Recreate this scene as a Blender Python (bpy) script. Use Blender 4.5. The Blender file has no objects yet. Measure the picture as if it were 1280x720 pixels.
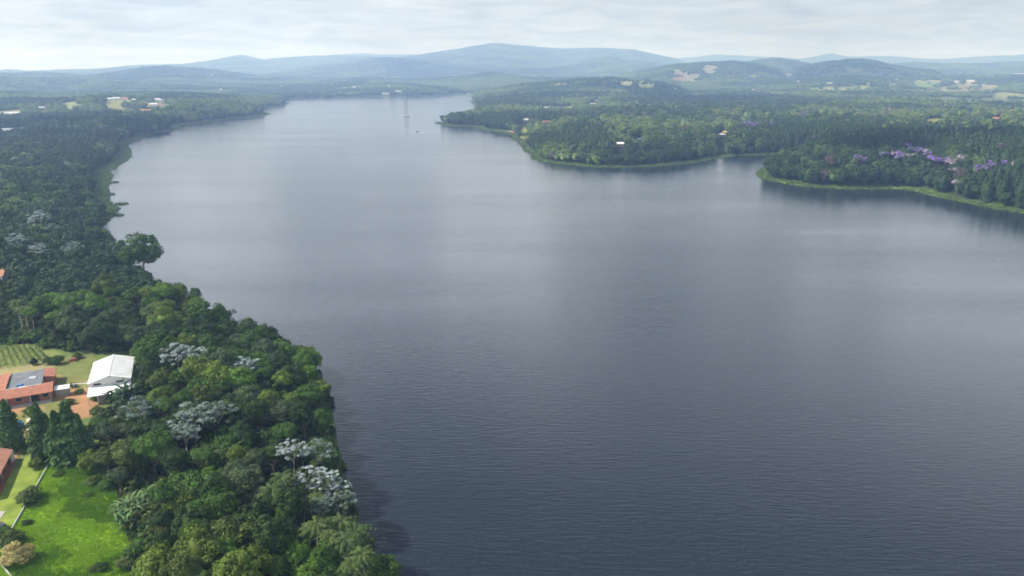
import bpy, math, random
import numpy as np
from mathutils import Vector, Matrix

SC = bpy.context.scene
COL = SC.collection
R = math.radians

# ------------------------------------------------------------------ camera
HC = 100.0
FPX = 640 / math.tan(R(35))
PITCH = math.atan((360 - 87) / FPX)
cam_d = bpy.data.cameras.new('camera'); cam = bpy.data.objects.new('camera', cam_d); COL.objects.link(cam)
cam.location = (0, 0, HC); cam.rotation_euler = (math.pi / 2 - PITCH, 0, 0)
cam_d.sensor_width = 36; cam_d.lens = 18 / math.tan(R(35)); cam_d.clip_start = 1; cam_d.clip_end = 60000
SC.camera = cam

# ------------------------------------------------------------------ world, sun, exposure
SUN_EL, SUN_AZ = 46.0, -91.0        # azimuth measured from +Y towards +X
w = bpy.data.worlds.new('World'); SC.world = w; w.use_nodes = True
nt = w.node_tree; nt.nodes.clear()
def N(t, typ, **kw):
    n = t.nodes.new(typ)
    for k, v in kw.items():
        setattr(n, k, v)
    return n
def setin(n, **kw):
    for k, v in kw.items():
        n.inputs[k.replace('_', ' ')].default_value = v
out = N(nt, 'ShaderNodeOutputWorld'); bg = N(nt, 'ShaderNodeBackground')
sky = N(nt, 'ShaderNodeTexSky'); sky.sky_type = 'NISHITA'; sky.sun_disc = False
sky.sun_elevation = R(SUN_EL); sky.sun_rotation = R(SUN_AZ); sky.altitude = 800; sky.air_density = 1.0; sky.dust_density = 1.5
tc = N(nt, 'ShaderNodeTexCoord'); sep = N(nt, 'ShaderNodeSeparateXYZ'); nt.links.new(tc.outputs['Generated'], sep.inputs[0])
def math_n(t, op, a, b=None, clamp=False):
    m = N(t, 'ShaderNodeMath', operation=op); m.use_clamp = clamp
    for i, v in enumerate((a, b)):
        if v is None: continue
        if isinstance(v, (int, float)): m.inputs[i].default_value = v
        else: t.links.new(v, m.inputs[i])
    return m.outputs[0]
def mixc(t, f, a, b):
    m = N(t, 'ShaderNodeMix', data_type='RGBA')
    for k, v in ((0, f), (6, a), (7, b)):
        if isinstance(v, (int, float)): m.inputs[k].default_value = v
        elif isinstance(v, (tuple, list)): m.inputs[k].default_value = (*v, 1) if len(v) == 3 else v
        else: t.links.new(v, m.inputs[k])
    return m.outputs[2]
def ramp(t, f, lo, hi, a=0.0, b=1.0):
    m = N(t, 'ShaderNodeMapRange'); m.inputs[1].default_value = lo; m.inputs[2].default_value = hi
    m.inputs[3].default_value = a; m.inputs[4].default_value = b
    t.links.new(f, m.inputs[0]); return m.outputs[0]
zc = math_n(nt, 'ADD', math_n(nt, 'MAXIMUM', sep.outputs[2], 0.0), 0.11)
cx = math_n(nt, 'DIVIDE', sep.outputs[0], zc); cy = math_n(nt, 'DIVIDE', sep.outputs[1], zc)
comb = N(nt, 'ShaderNodeCombineXYZ'); nt.links.new(cx, comb.inputs[0]); nt.links.new(cy, comb.inputs[1])
def noise(t, vec, scale, detail=4, rough=.5, dist=0.0):
    n = N(t, 'ShaderNodeTexNoise'); n.inputs['Scale'].default_value = scale; n.inputs['Detail'].default_value = detail
    n.inputs['Roughness'].default_value = rough; n.inputs['Distortion'].default_value = dist
    if vec is not None: t.links.new(vec, n.inputs['Vector'])
    return n.outputs['Fac']
st_ = N(nt, 'ShaderNodeMapping'); st_.inputs['Scale'].default_value = (.9, 1.0, 1); nt.links.new(comb.outputs[0], st_.inputs['Vector'])
c1 = noise(nt, st_.outputs[0], 1.9, 8, .56, .9)
c2 = noise(nt, comb.outputs[0], 0.22, 3, .5)
cloudmask = ramp(nt, math_n(nt, 'ADD', math_n(nt, 'MULTIPLY', c1, .55), math_n(nt, 'MULTIPLY', c2, .75)), .50, .74)
# the deck is thicker low down (towards the horizon) and breaks open overhead
low = ramp(nt, sep.outputs[2], 0.30, 0.62, 1.0, 0.0)
mid_ = math_n(nt, 'MULTIPLY', ramp(nt, sep.outputs[2], 0.09, 0.24, 0.0, 1.0), low)
cover = math_n(nt, 'ADD', cloudmask, math_n(nt, 'MULTIPLY', low, 1.0), True)
shade = ramp(nt, c1, .34, .66)
cloudlow = mixc(nt, shade, (6.3, 7.1, 7.7), (9.2, 9.8, 10.2))
cloudcol = mixc(nt, mid_, cloudlow, mixc(nt, ramp(nt, noise(nt, comb.outputs[0], 3.2, 5, .55, .4), .36, .64), (19.8, 22.4, 26.8), (22.6, 25.2, 29.4)))
clouddark = mixc(nt, low, (5.6, 6.3, 7.2), cloudcol)
# cloud is brighter towards the sun
sd_ = N(nt, 'ShaderNodeVectorMath', operation='DOT_PRODUCT'); nt.links.new(tc.outputs['Generated'], sd_.inputs[0])
sd_.inputs[1].default_value = (math.sin(R(SUN_AZ)) * math.cos(R(SUN_EL)), math.cos(R(SUN_AZ)) * math.cos(R(SUN_EL)), math.sin(R(SUN_EL)))
glow = ramp(nt, sd_.outputs['Value'], -.7, .95, .80, 1.22)
vm = N(nt, 'ShaderNodeVectorMath', operation='SCALE'); nt.links.new(clouddark, vm.inputs[0]); nt.links.new(glow, vm.inputs['Scale']); clouddark = vm.outputs[0]
skymix = mixc(nt, cover, sky.outputs[0], clouddark)
nt.links.new(skymix, bg.inputs[0]); bg.inputs[1].default_value = 0.06
nt.links.new(bg.outputs[0], out.inputs[0])

sun_d = bpy.data.lights.new('sun', 'SUN'); sun_d.energy = 5.0; sun_d.angle = R(0.6); sun_d.color = (1.0, .955, .88)
sun = bpy.data.objects.new('sun', sun_d); COL.objects.link(sun)
sdir = Vector((math.sin(R(SUN_AZ)) * math.cos(R(SUN_EL)), math.cos(R(SUN_AZ)) * math.cos(R(SUN_EL)), math.sin(R(SUN_EL))))
sun.rotation_euler = (-sdir).to_track_quat('-Z', 'Y').to_euler(); sun.location = sdir * 300 + Vector((0, 0, 100))

vs = SC.view_settings
SC.display_settings.display_device = 'sRGB'
vs.view_transform = 'Standard'; vs.look = 'None'; vs.gamma = 1; vs.use_curve_mapping = False
vs.exposure = 0.5
cy_ = SC.cycles
cy_.use_denoising = True
cy_.max_bounces = 6; cy_.diffuse_bounces = 3; cy_.glossy_bounces = 3; cy_.transmission_bounces = 3; cy_.volume_bounces = 2
cy_.transparent_max_bounces = 8; cy_.filter_width = 1.7
cy_.caustics_reflective = False; cy_.caustics_refractive = False
HAZE_DENSITY = 2.0e-4

# ------------------------------------------------------------------ helpers
def tag(o, label=None, cat=None, group=None, kind=None):
    if label: o['label'] = label
    if cat: o['category'] = cat
    if group: o['group'] = group
    if kind: o['kind'] = kind
    return o
def mesh_np(name, V, F, mats=(), midx=None, smooth=False):
    """V (n,3), F (m,k) with one k"""
    V = np.asarray(V, np.float32); F = np.asarray(F, np.int32)
    me = bpy.data.meshes.new(name); n, (m, k) = len(V), F.shape
    me.vertices.add(n); me.vertices.foreach_set('co', V.ravel())
    me.loops.add(m * k); me.loops.foreach_set('vertex_index', F.ravel())
    me.polygons.add(m); me.polygons.foreach_set('loop_start', np.arange(0, m * k, k, dtype=np.int32))
    try: me.polygons.foreach_set('loop_total', np.full(m, k, np.int32))
    except Exception: pass
    if midx is not None: me.polygons.foreach_set('material_index', np.asarray(midx, np.int32))
    me.polygons.foreach_set('use_smooth', np.full(m, smooth, bool))
    for a in mats: me.materials.append(a)
    me.update(calc_edges=True); return me
def obj(name, me, parent=None, loc=None):
    o = bpy.data.objects.new(name, me); COL.objects.link(o)
    if parent: o.parent = parent
    if loc is not None: o.location = loc
    return o
def empty(name, loc, rz=0, scl=None):
    o = bpy.data.objects.new(name, None); COL.objects.link(o); o.location = loc; o.rotation_euler = (0, 0, rz)
    o.empty_display_size = .5
    if scl is not None: o.scale = scl
    return o
class MB:
    """collects polygons into one mesh"""
    def __init__(s): s.v = []; s.f = []
    def poly(s, pts):
        i = len(s.v); s.v += [tuple(p) for p in pts]; s.f.append(tuple(range(i, i + len(pts))))
    def hexa(s, p):                      # 8 points: bottom 4 ccw, top 4 ccw
        i = len(s.v); s.v += [tuple(q) for q in p]
        for f in ((3, 2, 1, 0), (4, 5, 6, 7), (0, 1, 5, 4), (1, 2, 6, 5), (2, 3, 7, 6), (3, 0, 4, 7)):
            s.f.append(tuple(i + j for j in f))
    def box(s, x0, y0, z0, x1, y1, z1):
        s.hexa([(x0, y0, z0), (x1, y0, z0), (x1, y1, z0), (x0, y1, z0), (x0, y0, z1), (x1, y0, z1), (x1, y1, z1), (x0, y1, z1)])
    def slab(s, quad, th):               # quad of 4 top points, thickness straight down
        q = [Vector(p) for p in quad]; d = Vector((0, 0, th))
        s.hexa([p - d for p in q] + q)
    def tube(s, a, b, r0, r1=None, n=6):
        r1 = r0 if r1 is None else r1
        a = Vector(a); b = Vector(b); d = (b - a).normalized()
        u = d.orthogonal().normalized(); v = d.cross(u); i = len(s.v)
        for p, r in ((a, r0), (b, r1)):
            for k in range(n):
                t = 2 * math.pi * k / n; s.v.append(tuple(p + (u * math.cos(t) + v * math.sin(t)) * r))
        for k in range(n):
            s.f.append((i + k, i + (k + 1) % n, i + n + (k + 1) % n, i + n + k))
        s.f.append(tuple(i + k for k in reversed(range(n)))); s.f.append(tuple(i + n + k for k in range(n)))
    def mesh(s, name, *mats, smooth=False):
        me = bpy.data.meshes.new(name); me.from_pydata(s.v, [], s.f)
        for m in mats: me.materials.append(m)
        if smooth: me.polygons.foreach_set('use_smooth', [True] * len(me.polygons))
        me.update(); return me
    def build(s, name, mat, parent=None, loc=None, smooth=False): return obj(name, s.mesh(name, mat, smooth=smooth), parent, loc)

# numpy value noise for the terrain and for scattering
_rt = np.random.default_rng(11).random((256, 256))
def vnoise(x, y, sc, ox=0.0):
    x = np.asarray(x, float) / sc + ox + 500; y = np.asarray(y, float) / sc + ox * 1.7 + 500
    xi = np.floor(x).astype(int); yi = np.floor(y).astype(int); fx = x - xi; fy = y - yi
    fx = fx * fx * (3 - 2 * fx); fy = fy * fy * (3 - 2 * fy)
    g = lambda a, b: _rt[a & 255, b & 255]
    return (g(xi, yi) * (1 - fx) + g(xi + 1, yi) * fx) * (1 - fy) + (g(xi, yi + 1) * (1 - fx) + g(xi + 1, yi + 1) * fx) * fy
def fbm(x, y, sc, o=4, ox=0.0):
    t = 0; a = .5
    for i in range(o):
        t = t + a * vnoise(x, y, sc / 2 ** i, ox + i * 3.3); a *= .5
    return t / (1 - .5 ** o)
def sstep(a, b, x):
    t = np.clip((x - a) / (b - a), 0, 1); return t * t * (3 - 2 * t)

# pixel of the 1280x720 photograph -> a point on the level plane z
ST, CT = math.sin(PITCH), math.cos(PITCH)
def ray(px, py):
    dx = (px - 640) / FPX; dy = -(py - 360) / FPX
    return dx, CT + dy * ST, -ST + dy * CT
def P(px, py, z=0.0):
    d = ray(px, py); k = (z - HC) / d[2]; return (d[0] * k, d[1] * k)
def to_px(x, y, z):
    z = z - HC; f = y * CT - z * ST; u = y * ST + z * CT
    return 640 + FPX * x / f, 360 - FPX * u / f

# ------------------------------------------------------------------ shoreline
left_shore = [(520, 770, 6), (507, 720, 6), (487, 690, 6), (463, 640, 7), (437, 590, 7), (420, 545, 7), (413, 500, 8), (407, 465, 9), (396, 432, 11),
    (366, 407, 13), (346, 392, 14), (297, 376, 15), (256, 353, 16), (222, 339, 16), (172, 322, 14), (137, 300, 9), (130, 280, 2), (137, 262, 0),
    (132, 250, 1), (134, 230, 2), (137, 212, 1), (152, 203, 0), (160, 192, 0), (160, 180, 0), (172, 174, 0), (190, 168, 0), (217, 163.5, 0), (224, 157, 0), (248, 153.5, 0), (285, 149, 0),
    (310, 147, 0), (338, 143, 0), (326, 139, 0), (340, 134, 0), (362, 130, 0), (352, 126, 0), (375, 123, 0), (400, 122, 0), (430, 121.5, 0), (450, 121, 0), (490, 120.5, 0), (540, 120, 0),
    (565, 118.5, 0), (584, 117, 0)]
right_shore = [(590, 120, 0), (588, 126, 0), (596, 135, 0), (589, 144, 0), (572, 150, 0), (545, 153.5, 0), (556, 157, 0), (590, 158, 0), (606, 163, 0), (630, 166, 0), (640, 168, 0), (640, 173, 0),
    (652, 178, 0), (658, 189, 0), (672, 199, 0), (700, 206, 0), (740, 209, 0), (790, 209, 0), (830, 207, 0), (870, 202, 0), (910, 196, 0), (940, 194, 0), (968, 193, 0),
    (1010, 190.5, 0), (1010, 194, 0), (980, 204, 0), (950, 212, 0), (944, 217, 0), (955, 223, 0), (980, 230, 0), (1010, 234, 0), (1060, 237, 0), (1100, 235, 0), (1130, 236, 0), (1160, 244, 0), (1200, 253, 0),
    (1240, 261, 0), (1280, 266, 0), (1340, 276, 0), (1500, 300, 0), (1800, 330, 0)]
LAKE = [P(*p) for p in left_shore] + [P(*p) for p in right_shore] + [(1100, 300), (1500, -300), (900, -1500), (100, -1500), (30, -400), (10, -100), (0, 30)]
LAKE = np.array(LAKE)
# small irregularities along every shore
def refine(pts, step=18):
    o = []
    for i in range(len(pts)):
        a, b = pts[i], pts[(i + 1) % len(pts)]; n = max(1, min(12, int(np.hypot(*(b - a)) / step)))
        for k in range(n): o.append(a + (b - a) * k / n)
    o = np.array(o); d = np.hypot(o[:, 0], o[:, 1])
    j = np.clip(d / 90, 1.0, 7)
    o[:, 0] += (vnoise(o[:, 0], o[:, 1], 30, 1.0) - .5) * j * 1.6; o[:, 1] += (vnoise(o[:, 0], o[:, 1], 30, 9.0) - .5) * j * 2.2
    return o
LAKE = refine(LAKE)
def shore_exact(x, y):
    x = np.atleast_1d(np.asarray(x, float)); y = np.atleast_1d(np.asarray(y, float))
    d2 = np.full(x.shape, 1e18); ins = np.zeros(x.shape, bool)
    A = LAKE; B = np.roll(LAKE, -1, 0)
    for (ax, ay), (bx, by) in zip(A, B):
        ex, ey = bx - ax, by - ay; L = ex * ex + ey * ey + 1e-9
        t = np.clip(((x - ax) * ex + (y - ay) * ey) / L, 0, 1)
        d2 = np.minimum(d2, (x - ax - t * ex) ** 2 + (y - ay - t * ey) ** 2)
        if ay != by:
            c = ((ay > y) != (by > y)) & (x < ex * (y - ay) / (by - ay) + ax); ins ^= c
    d = np.sqrt(d2); return np.where(ins, -d, d)
# the distance is looked up in three nested grids (x0, x1, y0, y1, step), finest first
GRIDS = []
for x0, x1, y0, y1, st in ((-380, 60, 60, 560, 1.5), (-900, 1300, 100, 1700, 5.0), (-6000, 6000, -3000, 8000, 45.0)):
    gx, gy = np.meshgrid(np.arange(x0, x1 + st, st), np.arange(y0, y1 + st, st)); GRIDS.append((x0, y0, st, shore_exact(gx.ravel(), gy.ravel()).reshape(gx.shape)))
def shore_d(x, y):
    """signed distance to the lake shore, positive on land"""
    x = np.atleast_1d(np.asarray(x, float)); y = np.atleast_1d(np.asarray(y, float)); out = np.full(x.shape, np.nan)
    for gi, (x0, y0, st, g) in enumerate(GRIDS):
        fx, fy = (x - x0) / st, (y - y0) / st
        if gi == 2: fx = np.clip(fx, 0, g.shape[1] - 1.001); fy = np.clip(fy, 0, g.shape[0] - 1.001)
        k = np.isnan(out) & (fx >= 0) & (fy >= 0) & (fx < g.shape[1] - 1) & (fy < g.shape[0] - 1)
        if not k.any(): continue
        fx, fy = fx[k], fy[k]; i, j = fx.astype(int), fy.astype(int); a, b = fx - i, fy - j
        out[k] = (g[j, i] * (1 - a) + g[j, i + 1] * a) * (1 - b) + (g[j + 1, i] * (1 - a) + g[j + 1, i + 1] * a) * b
    return out

# ------------------------------------------------------------------ terrain height
# ridge lines: distance, thickness, skyline traced as (px, py), height of the wood on top
RIDGES = [
    (5600, 900, 10, [(-400, 94), (0, 93), (40, 91), (75, 92), (110, 95), (150, 92), (180, 87), (215, 85), (250, 86.5), (290, 92), (330, 97), (380, 108)]),
    (9300, 1300, 8, [(-400, 95), (0, 93), (70, 90), (110, 88), (160, 84), (220, 82), (260, 79), (285, 73), (303, 70), (330, 76), (350, 74), (380, 72), (420, 70), (470, 72), (600, 90)]),
    (7000, 900, 10, [(300, 97), (360, 88), (400, 82), (440, 80), (470, 74), (490, 72.5), (520, 74.5), (560, 80), (610, 86), (680, 84), (735, 77), (762, 71), (780, 76), (815, 79), (850, 84), (880, 95)]),
    (8800, 1300, 8, [(380, 96), (420, 84), (470, 78), (540, 69), (560, 66), (590, 60), (615, 56), (625, 56), (650, 59), (700, 60), (760, 60), (790, 60.5), (815, 66), (835, 71), (850, 76), (880, 86)]),
    (11200, 900, 6, [(330, 78), (380, 70), (430, 66.5), (520, 67), (600, 66), (700, 72), (800, 76), (850, 73), (900, 67.5), (950, 70), (1000, 72), (1040, 66.5), (1060, 70), (1120, 71), (1180, 73), (1230, 69), (1280, 66), (1500, 70)]),
    (4700, 700, 12, [(740, 100), (790, 90), (835, 80), (875, 77.5), (920, 79), (960, 84), (1000, 92)]),
    (6600, 800, 10, [(890, 88), (930, 79), (950, 75), (970, 72), (990, 74.5), (1010, 79), (1040, 86)]),
    (5300, 650, 12, [(970, 96), (1010, 81), (1035, 77), (1060, 74), (1078, 73), (1100, 76), (1120, 80), (1150, 85), (1200, 92)]),
    (7600, 900, 10, [(1080, 88), (1120, 80), (1150, 79), (1280, 78), (1600, 77)]),
    (3000, 420, 14, [(545, 124), (590, 115), (620, 106), (650, 102), (700, 97), (730, 94), (770, 95), (820, 99), (870, 106)]),
    (1700, 210, 15, [(170, 146), (200, 137), (230, 124), (270, 120), (310, 120), (345, 124), (366, 134)]),
    (3350, 220, 12, [(385, 119), (420, 116), (445, 111), (470, 107), (500, 104), (540, 107), (575, 114)]),
]
RID = []
for D, W, th, pts in RIDGES:
    az = []; hz = []
    for px, py in pts:
        d = ray(px, py); az.append(math.atan2(d[0], d[1])); hz.append(HC + D * d[2] / math.hypot(d[0], d[1]) - th)
    RID.append((D, W, np.array(az), np.array(hz)))
def height(x, y, s=None):
    x = np.atleast_1d(np.asarray(x, float)); y = np.atleast_1d(np.asarray(y, float))
    if s is None: s = shore_d(x, y)
    r = np.hypot(x, y); az = np.arctan2(x, y)
    rim = np.where(x > 0, 13.0, np.where(y > 420, 12.0, 2.0))
    lo = 0.55 * sstep(0, 5, s) + np.where(x > 150, 14.0, 9.5) * (1 - np.exp(-np.maximum(s - rim, 0) / 26.0))
    hills = sstep(10, 420, s) * ((fbm(x, y, 760, 3, 2.0) - .40) * 95 + (fbm(x, y, 240, 3, 5.0) - .5) * 20)
    hills = np.maximum(hills, -7) * sstep(320, 900, r)
    h = lo + hills
    h = h + sstep(2600, 6000, r) * (fbm(x, y, 1500, 4, 7.0)) * 40
    rg = np.zeros_like(h)
    for D, W, a, z in RID:
        top = np.interp(az, a, z, left=-50, right=-50)
        fade = sstep(a[0], a[0] + .03, az) * (1 - sstep(a[-1] - .03, a[-1], az)) if D < 9000 else 1.0
        prof = np.exp(-((r - D) / np.where(r < D, W * 1.35, W)) ** 2)
        ridgy = 1 - np.abs(2 * fbm(x, y, W * .8, 4, D * .013) - 1) * 2.2
        rough = ((fbm(x, y, W * .9, 4, D * .01) - .5) * .9 + (ridgy - .55) * .28) * np.minimum(top, 400) * (1.12 - prof) * prof + 46 * (fbm(x, y, 480, 4, 6.0) - .5) * prof * min(1, D / 5000)
        rg = np.maximum(rg, (top * prof + rough) * fade * (sstep(0, 130, s) if D < 4000 else 1.0))
    k = 8.0
    m = np.maximum(h, rg); h = np.where(rg > 1, m + k * np.exp(-np.abs(h - rg) / k) * .5 * sstep(0, 60, s), h)
    # the homestead stands on a level shelf
    pad = 1 - sstep(24, 60, np.hypot(x + 132, y - 196)); h = h * (1 - pad) + 10.0 * pad
    h = np.where(s > 0, np.maximum(h, np.minimum(.5, s * .12)), np.maximum(-4, s * .18))
    return h
def hz(x, y): return float(height(x, y)[0])
def G(px, py, lift=0.0):
    """where the sight line of a photograph pixel meets the ground (or a level LIFT metres above it)"""
    d = np.array(ray(px, py)); L = math.hypot(d[0], d[1])
    rr = np.geomspace(70, 11500, 1500); k = rr / L
    X, Y, Z = d[0] * k, d[1] * k, HC + d[2] * k
    below = Z < height(X, Y) + lift
    i = int(np.argmax(below)) if below.any() else len(rr) - 1
    lo_, hi_ = k[max(i - 1, 0)], k[i]
    for _ in range(14):
        m = (lo_ + hi_) / 2
        if HC + d[2] * m < float(height(d[0] * m, d[1] * m)[0]) + lift: hi_ = m
        else: lo_ = m
    x, y = d[0] * hi_, d[1] * hi_
    return x, y, hz(x, y)

# ------------------------------------------------------------------ materials
def new_mat(name):
    m = bpy.data.materials.new(name); m.use_nodes = True; t = m.node_tree; t.nodes.clear()
    o = N(t, 'ShaderNodeOutputMaterial'); b = N(t, 'ShaderNodeBsdfPrincipled'); t.links.new(b.outputs[0], o.inputs[0])
    return m, t, b, o
def surf(name, col, rough=.8, var=.25, scale=1.5, metal=0.0, col2=None, spec=.3, bump=0.0):
    """plain weathered surface: base colour broken up by two noises in object space"""
    m, t, b, o = new_mat(name); tcn = N(t, 'ShaderNodeTexCoord')
    n1 = noise(t, tcn.outputs['Object'], scale, 5, .6); n2 = noise(t, tcn.outputs['Object'], scale * 9, 3, .6)
    f = math_n(t, 'ADD', math_n(t, 'MULTIPLY', n1, .7), math_n(t, 'MULTIPLY', n2, .3))
    f = ramp(t, f, .33, .67)
    c2 = col2 or tuple(c * (1 - var) for c in col)
    t.links.new(mixc(t, f, tuple(min(1, c * (1 + var * .4)) for c in col), c2), b.inputs['Base Color'])
    b.inputs['Roughness'].default_value = rough; b.inputs['Metallic'].default_value = metal
    b.inputs['Specular IOR Level'].default_value = spec
    if bump:
        bp = N(t, 'ShaderNodeBump'); bp.inputs['Distance'].default_value = bump; t.links.new(f, bp.inputs['Height']); t.links.new(bp.outputs[0], b.inputs['Normal'])
    return m
def leaf_mat(name, col, col2=None, spread=.35, transl=.16, rough=.55, island=.7):
    m, t, b, o = new_mat(name); oi = N(t, 'ShaderNodeObjectInfo'); ge = N(t, 'ShaderNodeNewGeometry'); tcn = N(t, 'ShaderNodeTexCoord')
    col2 = col2 or tuple(c * (1 - spread) for c in col)
    c = mixc(t, oi.outputs['Random'], col, col2)
    n1 = noise(t, tcn.outputs['Object'], 2.3, 3, .5)
    hs = N(t, 'ShaderNodeHueSaturation')
    v = math_n(t, 'ADD', math_n(t, 'MULTIPLY', ge.outputs['Random Per Island'], island), 1 - island * .5)
    v = math_n(t, 'MULTIPLY', v, ramp(t, n1, .3, .7, .75, 1.25)); t.links.new(v, hs.inputs['Value'])
    t.links.new(math_n(t, 'ADD', math_n(t, 'MULTIPLY', ge.outputs['Random Per Island'], .05), .475), hs.inputs['Hue'])
    t.links.new(c, hs.inputs['Color']); t.links.new(hs.outputs[0], b.inputs['Base Color'])
    b.inputs['Roughness'].default_value = rough; b.inputs['Specular IOR Level'].default_value = .10
    tr = N(t, 'ShaderNodeBsdfTranslucent'); t.links.new(hs.outputs[0], tr.inputs[0])
    mx = N(t, 'ShaderNodeMixShader'); mx.inputs[0].default_value = transl
    t.links.new(b.outputs[0], mx.inputs[1]); t.links.new(tr.outputs[0], mx.inputs[2]); t.links.new(mx.outputs[0], o.inputs[0])
    return m
def ground_mat(name):
    m, t, b, o = new_mat(name); tcn = N(t, 'ShaderNodeTexCoord'); at = N(t, 'ShaderNodeAttribute', attribute_name='gcol')
    n1 = noise(t, tcn.outputs['Object'], .35, 6, .62); n2 = noise(t, tcn.outputs['Object'], .02, 5, .6); n3 = noise(t, tcn.outputs['Object'], 2.4, 3, .6)
    f = math_n(t, 'ADD', math_n(t, 'ADD', math_n(t, 'MULTIPLY', n1, .45), math_n(t, 'MULTIPLY', n2, .3)), math_n(t, 'MULTIPLY', n3, .25))
    hs = N(t, 'ShaderNodeHueSaturation'); t.links.new(ramp(t, f, .3, .7, .55, 1.45), hs.inputs['Value']); t.links.new(ramp(t, n1, .3, .7, .515, .485), hs.inputs['Hue'])
    t.links.new(at.outputs['Color'], hs.inputs['Color']); t.links.new(hs.outputs[0], b.inputs['Base Color'])
    b.inputs['Roughness'].default_value = .95; b.inputs['Specular IOR Level'].default_value = .1
    bp = N(t, 'ShaderNodeBump'); bp.inputs['Distance'].default_value = .25; bp.inputs['Strength'].default_value = .6
    t.links.new(n3, bp.inputs['Height']); t.links.new(bp.outputs[0], b.inputs['Normal'])
    return m
M = {}
M['ground'] = ground_mat('ground_cover')
M['bark'] = surf('bark', (.16, .12, .085), .9, .5, 4)
M['pale_bark'] = surf('pale_bark', (.42, .38, .32), .85, .4, 4)
M['white'] = surf('white_painted_metal', (.70, .71, .71), .5, .22, .35, spec=.3)
M['white_wall'] = surf('white_plaster', (.72, .70, .66), .85, .18, .8)
M['grey_wall'] = surf('grey_render', (.33, .31, .29), .9, .35, .9)
M['dark'] = surf('dark_opening', (.02, .02, .022), .7, .3, 1)
M['tile'] = surf('clay_tiles', (.36, .15, .09), .85, .45, .8, col2=(.21, .085, .055), bump=.06)
M['tile_pale'] = surf('faded_clay_tiles', (.42, .20, .135), .85, .35, .8, col2=(.29, .14, .095), bump=.06)
M['flat_roof'] = surf('grey_sheet_roof', (.17, .18, .20), .75, .5, .35, col2=(.09, .10, .115))
M['brick'] = surf('red_brick', (.30, .12, .075), .9, .35, 2)
M['blue'] = surf('blue_sheet', (.06, .20, .42), .5, .3, 1.5)
M['wood'] = surf('grey_wood', (.22, .17, .12), .9, .4, 3)
M['soil'] = surf('bare_soil', (.36, .20, .11), .95, .3, .4)
M['concrete'] = surf('concrete', (.40, .37, .33), .9, .25, .7)
M['steel'] = surf('galvanised_steel', (.36, .38, .40), .5, .2, 2, metal=.3)
M['cream'] = surf('cream_plaster', (.62, .54, .42), .85, .15, .8)
M['zinc'] = surf('grey_zinc_roof', (.42, .44, .46), .55, .2, .6)
M['ochre'] = surf('ochre_plaster', (.60, .46, .22), .85, .15, .8)
LOOKS = [('dark green', (.028, .056, .014)), ('mid green', (.048, .098, .018)), ('bright green', (.080, .158, .024)),
         ('olive green', (.066, .098, .025)), ('grey green', (.058, .090, .046)), ('yellow green', (.098, .150, .026))]
for n_, c_ in LOOKS: M[n_] = leaf_mat(n_.replace(' ', '_') + '_leaves', (c_[0] * 1.28, c_[1] * 1.20, c_[2] * .95), spread=.22, island=1.0)
M['wood_mix'] = leaf_mat('mixed_wood_leaves', (.048, .090, .024), (.085, .135, .036))
M['wood_dark'] = leaf_mat('dark_wood_leaves', (.026, .054, .018), (.042, .074, .024))
M['wood_light'] = leaf_mat('light_wood_leaves', (.110, .175, .044), (.165, .205, .055))
M['pine'] = leaf_mat('pine_needles', (.030, .062, .022), (.045, .080, .028), transl=.12)
M['conifer'] = leaf_mat('conifer_needles', (.058, .112, .030), (.070, .128, .034), transl=.12)
M['silver'] = leaf_mat('silver_leaves', (.37, .43, .43), (.28, .34, .34), transl=.2, island=.5)
M['teal'] = leaf_mat('grey_teal_leaves', (.19, .25, .215), (.15, .205, .17), transl=.2, island=.6)
M['palm'] = leaf_mat('palm_fronds', (.075, .112, .028), (.055, .092, .026), island=.5)
M['banana'] = leaf_mat('banana_leaves', (.14, .22, .085), (.11, .19, .07), island=.6, rough=.4)
M['banana_dark'] = leaf_mat('dark_banana_leaves', (.045, .095, .035), (.05, .10, .04), island=.6, rough=.4)
M['purple'] = leaf_mat('purple_blossom', (.30, .15, .58), (.24, .13, .48), island=.8)
M['mauve'] = leaf_mat('pale_mauve_blossom', (.50, .36, .52), (.42, .30, .46), island=.8)
M['dusky'] = leaf_mat('dusky_foliage', (.13, .10, .10), (.10, .085, .075))
M['tan_bush'] = leaf_mat('tan_bush_leaves', (.36, .30, .12), (.32, .26, .10), island=.7)
M['reed'] = leaf_mat('reed_blades', (.115, .170, .036), (.095, .150, .034), island=.6)
M['lawn'] = leaf_mat('lawn_blades', (.23, .40, .020), (.29, .43, .03), island=.5, transl=.45)
M['vine'] = leaf_mat('vine_leaves', (.13, .20, .045), (.11, .18, .04))

# ------------------------------------------------------------------ clearings and ground colours
def inside(poly, x, y):
    c = np.zeros(np.shape(x), bool); n = len(poly)
    for i in range(n):
        (ax, ay), (bx, by) = poly[i], poly[(i + 1) % n]
        if ay != by: c ^= ((ay > y) != (by > y)) & (x < (bx - ax) * (y - ay) / (by - ay) + ax)
    return c
PX = lambda pts, z=9.5: [P(a, b, z) for a, b in pts]
LAWN = PX([(58, 577), (124, 577), (142, 598), (150, 640), (166, 690), (188, 735), (-60, 735), (0, 706), (-2, 668), (14, 660)])
PALE = PX([(44, 566), (63, 576), (15, 660), (-8, 664), (-90, 664), (-20, 610)])
YARD = PX([(62, 470), (112, 470), (112, 496), (140, 497), (128, 512), (110, 520), (40, 545), (22, 575), (-80, 575), (-80, 500), (60, 500)], 10)
TUSS = PX([(70, 448), (118, 446), (112, 478), (78, 478), (66, 460)], 10)
VINE = PX([(-90, 428), (40, 430), (78, 440), (72, 454), (0, 461), (-90, 466)], 10)
BACK = PX([(-90, 464), (0, 460), (68, 453), (66, 462), (0, 500), (-90, 500)], 10)
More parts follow.
